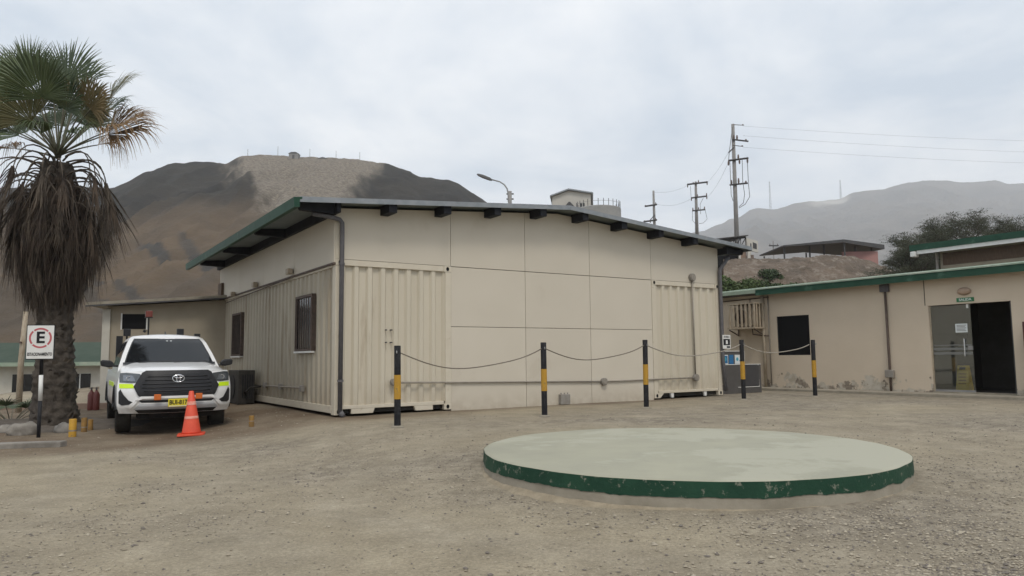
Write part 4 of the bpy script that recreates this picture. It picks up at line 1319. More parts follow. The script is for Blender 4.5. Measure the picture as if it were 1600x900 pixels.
# ------------------------------------------------------------------ posts with ropes
POSTS = [((621, 668), (621, 540)), ((851, 651), (849, 535)), ((1010, 638), (1008, 531)), ((1162.5, 625), (1157.5, 531)), ((1274, 620), (1266, 531))]
plabels = ['black and yellow post in front of the corrugated left container', 'black and yellow post before the middle of the cream gable wall',
           'black and yellow post left of the right container front', 'black and yellow post in front of the grey sticker cabinet', 'leaning black and yellow post below the black window']
tops = []
proto = None
for k, ((bx, by), (tx, ty)) in enumerate(POSTS):
    b = gz(bx, by, 0.22)
    b.z = ground_z(b.x, b.y)
    b = gz(bx, by, b.z)
    topp = at(tx, ty, b.y)
    h = topp.z - b.z
    lean = (topp.x - b.x)
    o = thing('safety_post', plabels[k], 'post', b, 0, 'black and yellow posts joined by rope')
    o.rotation_euler = (0, math.atan2(lean, h), 0.3 * k)
    r = 0.052
    parts = [('lower_section', -0.12, h * 0.345, 'black', r), ('yellow_band', h * 0.345, h * 0.64, 'yellow', r + 0.0025), ('upper_section', h * 0.64, h, 'black', r)]
    for nm, z0, z1, mm, rr in parts:
        mb = MB().tube([(0, 0, z0), (0, 0, z1 - 0.008), (0, 0, z1)], [rr, rr, rr * 0.9 if nm == 'upper_section' else rr], 20)
        mb.build(nm, M[mm], o, autosmooth=0.7)
    MB().lathe([(r * 2.0, 0.004), (r * 1.9, 0.012), (r * 1.1, 0.03), (r, 0.032)], 14).build('footing', M['concrete'], o)
    e = MB().tube([(0, -r, h - 0.10), (0, -r - 0.02, h - 0.085), (0, -r - 0.03, h - 0.11), (0, -r - 0.01, h - 0.125)], 0.007, 6, closed=True).build('rope_eye', M['metal'], o)
    d = (topp - b).normalized()
    tops.append((b + d * (h - 0.115), r))
rl = ['sagging rope between the first and second posts from the left', 'sagging rope between the second and third posts from the left', 'sagging rope between the third and fourth posts from the left', 'pale sagging rope between the two rightmost posts']
for k in range(4):
    a, b = tops[k][0], tops[k + 1][0]
    dr = (b - a).normalized()
    a2, b2 = a + dr * 0.05, b - dr * 0.05
    pts = []
    sag = [0.29, 0.24, 0.24, 0.20][k]
    for i in range(25):
        s = i / 24
        p = a2.lerp(b2, s)
        p.z -= sag * 4 * s * (1 - s) * (1 + 0.1 * math.sin(7 * s))
        pts.append(p)
    mb = MB().tube(pts, 0.0105 if k < 2 else 0.012, 6)
    base = a.copy()
    mb.v = [(x - base.x, y - base.y, z - base.z) for x, y, z in mb.v]
    o = mb.build('rope', M['ropedark'] if k < 2 else M['rope'], None, smooth=True)
    o.location = base
    tag(o, rl[k], 'rope', 'ropes hung between the posts')

# ------------------------------------------------------------------ cone, yellow stubs, stones
b = gz(299, 680, ground_z(-5.4, 12.5))
t = thing('traffic_cone', 'faded orange traffic cone standing before the white pickup', 'traffic cone', (b.x, b.y, ground_z(b.x, b.y)), 0.35)
t.rotation_euler = (0.0, R(-1.5), 0.35)
base = [(-0.215, -0.18), (-0.18, -0.215), (0.18, -0.215), (0.215, -0.18), (0.215, 0.18), (0.18, 0.215), (-0.18, 0.215), (-0.215, 0.18)]
MB().prism(base, 'z', 0.0, 0.032).build('base', M['orange'], t, bevel=0.008)
MB().lathe([(0.155, 0.032), (0.15, 0.06), (0.038, 0.735), (0.03, 0.745), (0.0, 0.746)], 28).build('body', M['orange'], t, smooth=True)
MB().lathe([(0.1165, 0.28), (0.1135, 0.283), (0.098, 0.37), (0.095, 0.37)], 28).build('worn_band', M['conegrey'], t, smooth=True)
MB().lathe([(0.078, 0.51), (0.0765, 0.513), (0.0665, 0.57), (0.064, 0.57)], 28).build('worn_band', M['conegrey'], t, smooth=True)

stub_l = ['tallest yellow stub post right of the palm base', 'dull yellow stub post behind the tallest one near the palm', 'smallest orange stub post left of the pickup front wheel', 'small yellow stub post between pickup and cream side wall']
for k, (px, py, w, hh) in enumerate(((113, 682, 0.06, 0.30), (131, 675, 0.05, 0.26), (141, 672, 0.045, 0.20), (393, 662, 0.045, 0.14))):
    q = gz(px, py, 0.04); q.z = ground_z(q.x, q.y); q = gz(px, py, q.z)
    t = thing('stub_post', stub_l[k], 'post', q, 0.2 * k, 'short yellow stub posts')
    MB().tube([(0, 0, -0.05), (0, 0, hh - 0.01), (0, 0, hh)], [w, w, w * 0.9], 14).build('tube', M['yellow'] if k == 0 else M['dirtyyellow'], t, autosmooth=0.7)
    if k in (0, 1, 3):
        MB().tube([(0, 0, hh * 0.30), (0, 0, hh * 0.38)], w + 0.002, 14).build('reflective_band', M['conduit'], t)


def rock(name, px, py, sx, sy, sz, seed, label, group='stones round the palm'):
    q = gz(px, py, 0.05); q.z = ground_z(q.x, q.y)
    bm = bmesh.new()
    bmesh.ops.create_icosphere(bm, subdivisions=3, radius=1)
    for v in bm.verts:
        p = v.co.copy()
        n = fnoise(p.x * 1.3 + seed, p.y * 1.3, p.z * 1.3 + seed, 3)
        v.co = Vector((p.x * sx, p.y * sy, p.z * sz)) * (1 + 0.28 * n)
        v.co.z = max(v.co.z, -sz * 0.4)
    me = bpy.data.meshes.new(name)
    bm.to_mesh(me); bm.free()
    o = link(name, me, M['rock'], smooth=True)
    o.location = (q.x, q.y, q.z + sz * 0.3)
    o.rotation_euler = (0, 0, seed)
    tag(o, label, 'stone', group)


rock('stone', 37, 676, 0.27, 0.16, 0.16, 0.4, 'pale squared stone left of the sign post')
rock('stone', 8, 672, 0.20, 0.14, 0.10, 1.7, 'low flat stone at the left frame edge')
rock('stone', 100, 672, 0.20, 0.14, 0.13, 2.9, 'dark stone against the palm base')
rock('stone', 62, 668, 0.16, 0.12, 0.10, 3.3, 'small stone behind the sign post')
q = gz(40, 697, 0.04)
o = MB().prism([(-0.52, -0.13), (0.50, -0.10), (0.53, 0.10), (-0.50, 0.13)], 'z', -0.03, 0.085).build('kerb_block', M['rock'], None, bevel=0.02)
o.location = (q.x, q.y, ground_z(q.x, q.y)); o.rotation_euler = (0, 0, R(14))
tag(o, 'broken pale kerb block lying before the parking sign', 'kerb block')
# planter soil mound
def mound():
    c = gz(60, 672, 0.04)
    vs, fs = [], []
    nr, na = 10, 40
    for i in range(nr + 1):
        for k in range(na):
            a = 2 * math.pi * k / na; r = i / nr
            x, y = c.x - 0.7 + 2.3 * r * math.cos(a), c.y + 1.2 + 1.6 * r * math.sin(a)
            z = ground_z(x, y) - 0.02 + 0.16 * (1 - r * r) + 0.05 * fnoise(x * 2, y * 2, 1, 4) * (1 - r ** 4)
            vs.append((x, y, z))
    for i in range(nr):
        for k in range(na):
            fs.append((i * na + k, i * na + (k + 1) % na, (i + 1) * na + (k + 1) % na, (i + 1) * na + k))
    me = bpy.data.meshes.new('soil_bed'); me.from_pydata(vs, [], fs)
    tag(link('soil_bed', me, M['soil'], smooth=True), kind='structure')


mound()

# ------------------------------------------------------------------ parking sign
b = gz(60, 682, 0.03); b.z = ground_z(b.x, b.y)
t = thing('parking_sign', 'white parking sign with black E on a black and white post', 'sign', b, R(10))
MB().tube([(0, 0, -0.1), (0, 0, 0.62)], 0.03, 12).build('lower_post', M['black'], t, smooth=True)
MB().tube([(0, 0, 0.62), (-0.005, 0, 1.06)], 0.033, 12).build('white_band', M['white'], t, smooth=True)
MB().tube([(-0.005, 0, 1.06), (-0.02, 0, 1.91)], 0.03, 12).build('upper_post', M['black'], t, smooth=True)
pl = MB().box(-0.245, 0.205, -0.055, -0.04, 1.325, 1.925).build('panel', M['black'], t, bevel=0.004)
MB().box(-0.23, 0.19, -0.060, -0.0555, 1.34, 1.91).build('white_face', M['white'], pl)
ring = MB()
cx, cz = -0.02, 1.695
n = 48
vs, fs = [], []
for k in range(n):
    a = 2 * math.pi * k / n
    for rr in (0.145, 0.175):
        vs.append((cx + rr * 1.03 * math.cos(a), -0.062, cz + rr * math.sin(a)))
for k in range(n):
    if k % 12 in (5,): continue
    j = (k + 1) % n
    fs.append((2 * k, 2 * k + 1, 2 * j + 1, 2 * j))
ring.add(vs, fs).build('red_ring', M['red'], pl)
text_mesh('letter', 'E', 0.27, M['black'], pl, (cx, -0.0625, cz), (math.pi / 2, 0, 0), width=0.13, bold=0.008)
text_mesh('lettering', 'ESTACIONAMIENTO', 0.075, M['black'], pl, (cx, -0.0625, 1.415), (math.pi / 2, 0, 0), width=0.39, bold=0.002)


# ------------------------------------------------------------------ palms
def fan_leaf(mb, O, D, up, petiole, blade, spread, nseg, droop, rnd, fold=0.25, split=0.5, pet_r=0.022, sag=0.0, stem=None):
    """palmate leaf: stalk from O along D, then nseg pleated segments; tips hang by droop"""
    D = D.normalized()
    side = D.cross(up).normalized()
    nrm = side.cross(D).normalized()
    pts = []
    for i in range(6):
        s = i / 5
        p = O + D * (petiole * s) + Vector((0, 0, -sag * petiole * s * s))
        pts.append(p)
    (stem or mb).tube(pts, [lerp(pet_r, pet_r * 0.5, i / 5) for i in range(6)], 5)
    H = pts[-1]
    D2 = (pts[-1] - pts[-2]).normalized()
    nrm = side.cross(D2).normalized()
    for k in range(nseg):
        u = -1 + 2 * (k + 0.5) / nseg
        ang = u * spread
        d = D2 * math.cos(ang) + side * math.sin(ang) + nrm * (fold * abs(math.sin(ang)) + rnd.uniform(-.06, .06))
        d.normalize()
        ln = blade * (0.72 + 0.28 * math.cos(ang * 0.8)) * rnd.uniform(0.92, 1.06)
        wmax = ln * split * math.sin(spread / nseg) * 1.15
        lat = d.cross(nrm).normalized()
        base = len(mb.v)
        N = 7
        dr = droop * rnd.uniform(0.6, 1.5)
        tw = rnd.uniform(-0.3, 0.3)
        for i in range(N + 1):
            s = i / N
            hang = max(0.0, s - split * 0.8)
            p = H + d * (ln * (s - 0.35 * dr * hang * hang)) + Vector((0, 0, -1)) * (dr * ln * hang * hang * 1.25) + lat * (tw * 0.15 * ln * hang * hang)
            w = wmax * (s / split) if s < split else wmax * (1 - ((s - split) / (1 - split)) ** 0.9) * 0.9
            w = max(w, 0.0015)
            pl = nrm * (0.35 * w)
            mb.v += [tuple(p - lat * w), tuple(p + pl), tuple(p + lat * w)]
        for i in range(N):
            a = base + i * 3
            mb.f += [(a, a + 1, a + 4, a + 3), (a + 1, a + 2, a + 5, a + 4)]


def palm():
    rnd = random.Random(11)
    b = gz(85, 668, 0.05)
    base = Vector((b.x * (b.y + 0.35) / b.y, b.y + 0.35, ground_z(b.x, b.y)))
    t = thing('palm_tree', 'tall fan palm with shaggy brown skirt of dead fronds', 'palm tree', base)
    s = base.y / FPX     # metres per pixel at the palm's distance
    crown = at(90, 241, base.y) - base
    Hc = crown.z
    # trunk with old leaf-base pattern
    trunk = MB()
    nr, na = 110, 40
    vs, fs = [], []
    for i in range(nr + 1):
        z = Hc * i / nr * 0.98
        f = i / nr
        r0 = lerp(0.36, 0.27, min(1, f * 2.2)) + 0.10 * (1 - f) ** 12
        cx = crown.x * f
        for k in range(na):
            a = 2 * math.pi * k / na
            row = z / 0.16
            col = a / (2 * math.pi) * 9 + 0.5 * (int(row) % 2)
            sc = (1 - (row % 1)) * (0.5 + 0.5 * math.cos(2 * math.pi * col))
            r = r0 + 0.055 * sc + 0.035 * fnoise(math.cos(a) * 2, math.sin(a) * 2, z * 2.3, 4)
            vs.append((cx + r * math.cos(a), crown.y * f + r * math.sin(a), z - 0.1))
    for i in range(nr):
        for k in range(na):
            fs.append((i * na + k, i * na + (k + 1) % na, (i + 1) * na + (k + 1) % na, (i + 1) * na + k))
    trunk.add(vs, fs).build('trunk', M['palmtrunk'], t, smooth=True)
    # frayed old leaf stubs on the visible trunk
    for k in range(150):
        z = rnd.uniform(0.1, 2.4); a = rnd.uniform(0, 6.28)
        ff = z / Hc; r0 = lerp(0.36, 0.27, min(1, ff * 2.2)) + 0.10 * (1 - ff) ** 12 + 0.01
        p = Vector((crown.x * ff + (r0 - 0.03) * math.cos(a), crown.y * ff + (r0 - 0.03) * math.sin(a), z))
        o_ = Vector((math.cos(a), math.sin(a), rnd.uniform(0.3, 1.5))).normalized()
        tn = Vector((-math.sin(a), math.cos(a), 0))
        l, w = rnd.uniform(0.05, 0.11), rnd.uniform(0.03, 0.07)
        mb = MB()
        q = p + o_ * l
        mb.add([tuple(p - tn * w), tuple(p + tn * w), tuple(q + tn * w * .5), tuple(q - tn * w * .5), tuple(p - tn * w + Vector((0, 0, -.05))), tuple(p + tn * w + Vector((0, 0, -.05)))],
               [(0, 1, 2, 3), (3, 2, 5, 4), (0, 3, 4), (1, 5, 2)])
        mb.build('leaf_stub', M['palmtrunk'] if k % 3 else M['dead2'], t)
    # live fronds, by where their blades end up in the photograph: (px of hub, py of hub, blade, toward camera, spread, droop, material, sag)
    def live(hx, hy, blade, dy, spread, droop, mt_, sag=0.05, nseg=46, upv=None, fold=0.25, split=0.5):
        hub = at(hx + 3, hy - 14, base.y + dy) - base
        O = crown + Vector((0, dy * 0.08, rnd.uniform(-0.1, 0.05)))
        D = hub - O
        pet = D.length
        hub2 = hub + Vector((0, 0, sag * pet))
        st = MB(); mb = MB()
        up_ = upv or Vector((0, -0.35, 1))
        fan_leaf(mb, O, hub2 - O, up_, (hub2 - O).length, blade, spread, nseg, droop, rnd, fold=fold, sag=sag, stem=st, split=split)
        f = mb.build('frond', M[mt_], t)
        st.build('stalk', M['petiole'], f, smooth=True)
    F_ = Vector((0, -1, 0.25))
    live(62, 168, 1.12, -0.6, 1.6, 0.28, 'frond', upv=F_, split=0.62)
    live(46, 150, 1.15, -0.1, 1.35, 0.22, 'frond', upv=F_, split=0.55)
    live(40, 132, 1.02, 0.3, 1.15, 0.18, 'frond', upv=F_, split=0.5)
    live(78, 140, 1.00, 0.5, 1.0, 0.15, 'frond', upv=F_, nseg=34)
    live(102, 142, 1.10, 0.1, 1.35, 0.30, 'frond', upv=F_, split=0.55)
    live(122, 150, 1.00, 0.5, 1.2, 0.50, 'frond', upv=F_, split=0.55)
    live(122, 190, 0.95, -0.25, 1.7, 0.45, 'frond2', upv=Vector((0.1, -1, 0.25)), split=0.66)
    live(138, 184, 0.85, -0.45, 1.5, 0.60, 'frond4', upv=Vector((0.1, -1, 0.3)), split=0.6)
    live(100, 186, 0.95, -0.4, 1.45, 0.55, 'frond', upv=Vector((0.0, -1, 0.4)), split=0.6)
    live(168, 170, 1.12, 0.0, 1.15, 0.55, 'frond2', upv=Vector((-0.4, -0.7, 1)), split=0.55)
    live(160, 192, 0.95, 0.5, 1.3, 0.85, 'frond', upv=Vector((-0.3, -0.8, 0.9)), split=0.55)
    live(160, 221, 1.38, -0.15, 1.2, 0.85, 'frond3', sag=0.10, upv=Vector((0.15, -0.55, 1)), split=0.62, nseg=54)
    live(166, 224, 1.30, -0.05, 1.3, 0.95, 'frond3', sag=0.10, upv=Vector((0.1, -0.85, 0.8)), split=0.62, nseg=54)
    live(20, 165, 1.12, 0.4, 1.4, 0.40, 'frond', upv=F_, split=0.6)
    live(12, 135, 1.02, 0.7, 1.25, 0.40, 'frond', upv=F_, split=0.55)
    live(-8, 175, 1.10, 0.2, 1.35, 0.55, 'frond', upv=F_, split=0.6)
    live(46, 204, 1.05, -0.3, 1.3, 0.65, 'frond2', upv=Vector((-0.3, -1, 0.4)), split=0.62)
    live(8, 213, 1.05, -0.3, 1.3, 0.90, 'frond2', upv=Vector((-0.3, -0.9, 0.7)), split=0.6)
    live(136, 214, 0.95, 0.7, 1.45, 0.95, 'frond', upv=Vector((0.2, -0.6, 1)))
    live(36, 222, 0.95, 0.7, 1.45, 0.95, 'frond', upv=Vector((-0.2, -0.6, 1)))
    live(60, 190, 1.0, 1.0, 1.45, 0.7, 'frond', upv=Vector((0, -0.8, 0.6)), split=0.6)
    live(108, 190, 1.0, 1.0, 1.45, 0.7, 'frond', upv=Vector((0, -0.8, 0.6)), split=0.6)
    live(86, 172, 1.0, 0.9, 1.5, 0.4, 'frond', upv=F_, split=0.6)
    live(62, 222, 0.75, -0.5, 1.3, 1.1, 'frond', sag=0.12, upv=Vector((0, -0.6, 1)))
    live(116, 222, 0.75, -0.5, 1.3, 1.1, 'frond', sag=0.12, upv=Vector((0, -0.6, 1)))
    live(140, 205, 0.85, -0.2, 1.35, 0.9, 'frond2', upv=Vector((0.1, -0.9, 0.6)), split=0.6)
    live(76, 210, 0.8, 0.5, 1.4, 0.9, 'frond', upv=Vector((0, -0.8, 0.6)), split=0.6)
    live(100, 212, 0.8, 0.4, 1.4, 0.9, 'frond', upv=Vector((0, -0.8, 0.6)), split=0.6)
    live(26, 226, 0.85, -0.2, 1.3, 0.95, 'frond', upv=Vector((-0.1, -0.8, 0.7)), split=0.6)
    live(150, 240, 0.8, 0.3, 1.2, 1.3, 'frond3', sag=0.15, upv=Vector((0.1, -0.5, 1)))
    live(22, 246, 0.8, 0.1, 1.2, 1.3, 'frond3', sag=0.15, upv=Vector((-0.1, -0.5, 1)))
    # dead fronds: stalk arches out and down, folded blade hangs
    variants = []
    for v in range(7):
        mb = MB(); st = MB()
        out = 0.75 + 0.12 * v
        dropz = 0.5 + 0.10 * (v % 3)
        pts = [Vector((0, 0, 0))]
        for i in range(1, 8):
            s_ = i / 7
            pts.append(Vector((out * math.sin(s_ * 1.45), 0.05 * math.sin(s_ * 3 + v), 0.20 * math.sin(s_ * 3.0) - dropz * s_ * s_)))
        st.tube(pts, [lerp(0.024, 0.011, i / 7) for i in range(8)], 5)
        hub = pts[-1]
        for k in range(30):
            a = rnd.gauss(0, 0.45); e = rnd.gauss(0.0, 0.30)
            ln = rnd.uniform(0.6, 1.25)
            d0 = Vector((0.35 * math.cos(a) + e * 0.4, 0.75 * math.sin(a) + e * 0.2, -0.9)).normalized()
            lat = d0.cross(Vector((math.cos(a * 3), math.sin(a * 3), 0.1))).normalized()
            w = rnd.uniform(0.008, 0.022)
            b0 = len(mb.v)
            for i in range(5):
                s_ = i / 4
                p = hub + d0 * ln * s_ + Vector((rnd.uniform(-.03, .03), rnd.uniform(-.03, .03), -0.18 * ln * s_ * s_))
                ww = w * (1 - s_ * 0.85) * (0.5 + min(1, s_ * 3) * 0.5)
                mb.v += [tuple(p - lat * ww), tuple(p + lat * ww)]
            for i in range(4):
                mb.f.append((b0 + 2 * i, b0 + 2 * i + 1, b0 + 2 * i + 3, b0 + 2 * i + 2))
        o1 = mb.build('dead_frond', M['dead'] if v % 3 else M['dead2'], t)
        o2 = st.build('stalk', M['dead2'], o1, smooth=True)
        variants.append((o1, o2))
    N = 150
    for k in range(N):
        v = variants[k % 7] if k >= 7 else variants[k]
        if k < 7: o1, o2 = v
        else:
            o1 = copy_part(v[0], t); o2 = copy_part(v[1], o1)
        f = (k / N)
        zz = lerp(Hc - 0.06, Hc - 2.2, f ** 0.9)
        rad_ = lerp(0.18, 0.26, f)
        a = k * 2.39996 + rnd.uniform(-.2, .2)
        fr = zz / Hc
        o1.location = (crown.x * fr + rad_ * math.cos(a), crown.y * fr + rad_ * math.sin(a), zz)
        sc = lerp(0.92, 0.55, f)
        o1.scale = (sc * lerp(0.84, 0.45, f) * rnd.uniform(.85, 1.12), sc * rnd.uniform(.9, 1.1), sc * lerp(0.95, 1.35, f) * rnd.uniform(.9, 1.1))
        o1.rotation_euler = (rnd.uniform(-.1, .1), lerp(-0.12, 0.42, f) + rnd.uniform(-.1, .1), a)
    # loose hanging threads that fill the skirt
    mb = MB()
    for k in range(4200):
        f = rnd.random()
        a = rnd.uniform(0, 6.28)
        zt = lerp(Hc - 0.35, Hc - 2.65, f)
        prof = interp([(0, 0.26), (0.12, 0.44), (0.3, 0.68), (0.55, 0.76), (0.8, 0.58), (1, 0.40)], f)
        r = prof * (0.35 + 0.65 * rnd.random() ** 0.6)
        fr = zt / Hc
        p0 = Vector((crown.x * fr + r * math.cos(a), crown.y * fr + r * math.sin(a), zt))
        ln = rnd.uniform(0.25, 0.85)
        q = p0 + Vector((math.cos(a) * rnd.uniform(-.25, .12), math.sin(a) * rnd.uniform(-.25, .12), -ln))
        mid = (p0 + q) / 2 + Vector((rnd.uniform(-.06, .06), rnd.uniform(-.06, .06), 0.02))
        w = rnd.uniform(0.006, 0.024)
        ang = rnd.uniform(0, 3.14)
        lat = Vector((math.cos(ang), math.sin(ang), 0)) * w
        b0 = len(mb.v)
        mb.v += [tuple(p0 - lat * .5), tuple(p0 + lat * .5), tuple(mid - lat), tuple(mid + lat), tuple(q)]
        mb.f += [(b0, b0 + 1, b0 + 3, b0 + 2), (b0 + 2, b0 + 3, b0 + 4)]
    o = mb.build('skirt', M['dead'], t)
    o['kind'] = 'stuff'


palm()


def young_palm(px, py, Y, label):
    rnd = random.Random(4)
    q = at(px, py, Y); q.z = ground_z(q.x, q.y)
    t = thing('young_palm', label, 'palm', q)
    for k in range(9):
        a = k * 2.4 + 0.3
        e = rnd.uniform(0.5, 1.1)
        D = Vector((math.cos(a), math.sin(a), e))
        mb = MB(); st = MB()
        fan_leaf(mb, Vector((0.04 * math.cos(a), 0.04 * math.sin(a), 0.02)), D, Vector((0, 0, 1)), rnd.uniform(0.45, 0.75), rnd.uniform(0.45, 0.6), 1.55, 24, 0.35, rnd, split=0.35, pet_r=0.012, sag=0.1, stem=st)
        f = mb.build('frond', M['frond'], t)
        st.build('stalk', M['petiole'], f)
    MB().tube([(0, 0, -0.1), (0, 0, 0.12)], [0.09, 0.06], 10).build('stem', M['palmtrunk'], t)


young_palm(18, 640, 15.4, 'low young fan palm growing at the left frame edge')


# ------------------------------------------------------------------ pickup truck
def pickup():
    yaw = R(31)
    emb = at(279, 593, 12.95)
    org = Vector((emb.x, emb.y, 0)) - Vector((math.sin(yaw), -math.cos(yaw), 0)) * 0.97
    org.z = ground_z(org.x, org.y) - 0.005
    T = thing('pickup_truck', 'white double cab pickup with black grille and lime reflective stripes', 'pickup truck', org, yaw)

    def yf(x, z):
        y = -0.97 + 0.36 * abs(x / 0.93) ** 3.0
        if z > 0.72: y += (z - 0.72) ** 1.3 * 0.42
        if z < 0.50: y += (0.50 - z) ** 1.2 * 0.9
        return y

    def wx(z):
        return 0.928 - 0.05 * max(0, (z - 0.78) / 0.3) ** 2 - 0.05 * max(0, (0.6 - z) / 0.25) ** 2
    # front clip
    mb = MB()
    mb.grid(lambda u, v: (lambda z, x: (x, yf(x, z), z))(lerp(0.37, 1.085, v), lerp(-1, 1, u) * wx(lerp(0.37, 1.085, v))), 48, 26)
    # sides with wheel arches
    def side(s):
        def fn(u, v):
            z = lerp(0.44, 1.09, v)
            y0 = yf(wx(z), z)
            y = lerp(y0, 4.30, u)
            bulge = 0.018 * (math.exp(-((y - 0.0) / 0.5) ** 2) + math.exp(-((y - 3.085) / 0.5) ** 2)) * (1 - v)
            x = wx(z) + bulge - 0.05 * max(0, (y - 3.9) / 0.4) ** 2
            return (s * x, y, z)
        def keep(u, v):
            z = lerp(0.44, 1.09, v); y = lerp(-0.61, 4.30, u)
            for ya in (0.0, 3.085):
                if (y - ya) ** 2 + (z - 0.385) ** 2 < 0.445 ** 2: return False
            return True
        mb.grid(fn, 150, 22, keep)
    side(1); side(-1)
    # tail and bed cover
    mb.grid(lambda u, v: (lerp(-0.88, 0.88, u), 4.30 + 0.02 * math.sin(math.pi * v), lerp(0.5, 1.09, v)), 6, 4)
    mb.grid(lambda u, v: (lerp(-0.90, 0.90, u), lerp(2.45, 4.30, v), 1.05), 4, 4)
    body = mb.build('body', M['carwhite'], T, smooth=True)
    for ya in (0.0, 3.085):
        for s in (-1, 1):
            arc = []
            for k in range(13):
                a = math.pi * (k / 12) * 1.12 - 0.06 * math.pi
                arc.append((s * (0.925 if ya == 0 else 0.92), ya + 0.445 * math.cos(a), max(0.42, 0.385 + 0.445 * math.sin(a))))
            MB().tube(arc, 0.032, 6).build('arch_trim', M['carblack'], body, smooth=True)
    # hood
    def hood(u, v):
        x = lerp(-1, 1, u) * lerp(0.875, 0.83, v)
        y = lerp(yf(x, 1.085), 0.36, v)
        e = abs(x / 0.87)
        z = 1.085 + 0.125 * v ** 0.8 - 0.055 * e ** 5 + 0.035 * math.sin(min(1, v * 3) * math.pi / 2) * (1 - e ** 4)
        z += 0.012 * (sstep(0.45, 0.62, abs(x)) - sstep(0.62, 0.80, abs(x)))
        return (x, y, z)
    MB().grid(hood, 40, 20).build('hood', M['carwhite'], T, smooth=True)
    # fender tops between hood edge and flank
    for s in (-1, 1):
        def fen(u, v):
            y = lerp(yf(0.87, 1.09), 1.0, u)
            hv = min(1, u * 1.25)
            xh = lerp(0.875, 0.83, hv)
            zh = hood(1, hv)[2]
            x = lerp(xh, 0.88, v)
            return (s * x, y, lerp(zh, 1.075, v * v))
        MB().grid(fen, 16, 5).build('fender', M['carwhite'], T, smooth=True)
    # cabin: lofted rings from belt to roof
    rings = [(1.05, 0.885, 0.26, 2.44), (1.16, 0.87, 0.36, 2.44), (1.40, 0.795, 0.63, 2.42), (1.62, 0.71, 0.88, 2.37), (1.715, 0.655, 1.02, 2.33), (1.755, 0.60, 1.14, 2.27), (1.783, 0.42, 1.34, 2.1)]
    def ring(z, hw, y0, y1):
        r = 0.10
        pts = []
        bow = 0.07
        for k in range(13):
            u = -1 + 2 * k / 12
            pts.append((u * hw, y0 - bow * (1 - u * u), z + 0.018 * (1 - u * u) * (1 if z > 1.7 else 0)))
        for k in range(1, 9):
            pts.append((hw + 0.004 * math.sin(math.pi * k / 8), lerp(y0, y1, k / 8), z))
        for k in range(1, 12):
            u = 1 - 2 * k / 12
            pts.append((u * hw, y1, z))
        for k in range(8, 0, -1):
            pts.append((-hw - 0.004 * math.sin(math.pi * k / 8), lerp(y0, y1, k / 8), z))
        return pts
    vs, fs = [], []
    RR = [ring(*r_) for r_ in rings]
    n = len(RR[0])
    for r_ in RR: vs += r_
    for i in range(len(RR) - 1):
        for k in range(n):
            fs.append((i * n + k, i * n + (k + 1) % n, (i + 1) * n + (k + 1) % n, (i + 1) * n + k))
    fs.append(tuple((len(RR) - 1) * n + k for k in range(n)))
    MB().add(vs, fs).build('cabin', M['carwhite'], T, autosmooth=0.9)

    def cabin_at(z):
        for a, b in zip(rings, rings[1:]):
            if a[0] <= z <= b[0]:
                f = (z - a[0]) / (b[0] - a[0])
                return tuple(lerp(p, q, f) for p, q in zip(a, b))
        return rings[-1]
    # windscreen with black surround
    def screen(off, x_in, z0, z1):
        def fn(u, v):
            z = lerp(z0, z1, v)
            _, hw, y0, y1 = cabin_at(z)
            x = lerp(-1, 1, u) * (hw - x_in)
            return (x, y0 - 0.07 * (1 - (x / hw) ** 2) - off, z + off * 0.6)
        return MB().grid(fn, 16, 12)
    sg = mat('windscreen', (0.010, 0.012, 0.014), rough=0.03, spec=0.6)
    ws = screen(0.010, 0.075, 1.215, 1.700).build('windscreen', M['carblack'], T, smooth=True)
    screen(0.016, 0.098, 1.235, 1.680).build('glass', sg, ws, smooth=True)
    for xx in (-0.02, 0.05):
        _, hw, y0, y1 = cabin_at(1.655)
        MB().box(xx - 0.018, xx + 0.018, y0 - 0.105, y0 - 0.098, 1.648, 1.668).build('mirror_sticker', M['pale'], ws)
    # side windows
    for s in (-1, 1):
        for ya, yb in ((0.02, 0.49), (0.53, 0.93)):
            def fn(u, v):
                z = lerp(1.175, 1.655, v)
                _, hw, y0, y1 = cabin_at(z)
                a = y0 + 0.10 + (y1 - y0 - 0.15) * ya; c = y0 + 0.10 + (y1 - y0 - 0.15) * yb
                return (s * (hw + 0.010), lerp(a, c, u), z)
            MB().grid(fn, 8, 6).build('side_window', sg, T, smooth=True)
    # wipers, cowl
    MB().grid(lambda u, v: (lerp(-0.80, 0.80, u), lerp(0.30, 0.40, v) - 0.06 * (1 - (2 * u - 1) ** 2), lerp(1.195, 1.235, v) + 0.012), 14, 2).build('cowl', M['carblack'], T)
    for x0, x1 in ((-0.55, 0.02), (0.05, 0.62)):
        MB().tube([(x0, 0.24, 1.245), (x1, 0.262, 1.262)], 0.009, 5).build('wiper', M['carblack'], T)

    # pieces that follow the front surface
    def patch(poly, off, name, mt_, parent, sub=0.05, thick=0.0):
        bm = bmesh.new()
        vv = [bm.verts.new((x, 0, z)) for x, z in poly]
        bm.faces.new(vv)
        bmesh.ops.triangulate(bm, faces=bm.faces[:])
        for _ in range(5):
            es = [e for e in bm.edges if e.calc_length() > sub]
            if not es: break
            bmesh.ops.subdivide_edges(bm, edges=es, cuts=1)
            bmesh.ops.triangulate(bm, faces=bm.faces[:])
        for v in bm.verts:
            v.co.y = yf(v.co.x, v.co.z) - off
        if thick:
            r_ = bmesh.ops.extrude_face_region(bm, geom=bm.faces[:])
            for g_ in r_['geom']:
                if isinstance(g_, bmesh.types.BMVert): g_.co.y += thick
        bmesh.ops.recalc_face_normals(bm, faces=bm.faces[:])
        me = bpy.data.meshes.new(name); bm.to_mesh(me); bm.free()
        return link(name, me, mt_, parent, autosmooth=0.7)
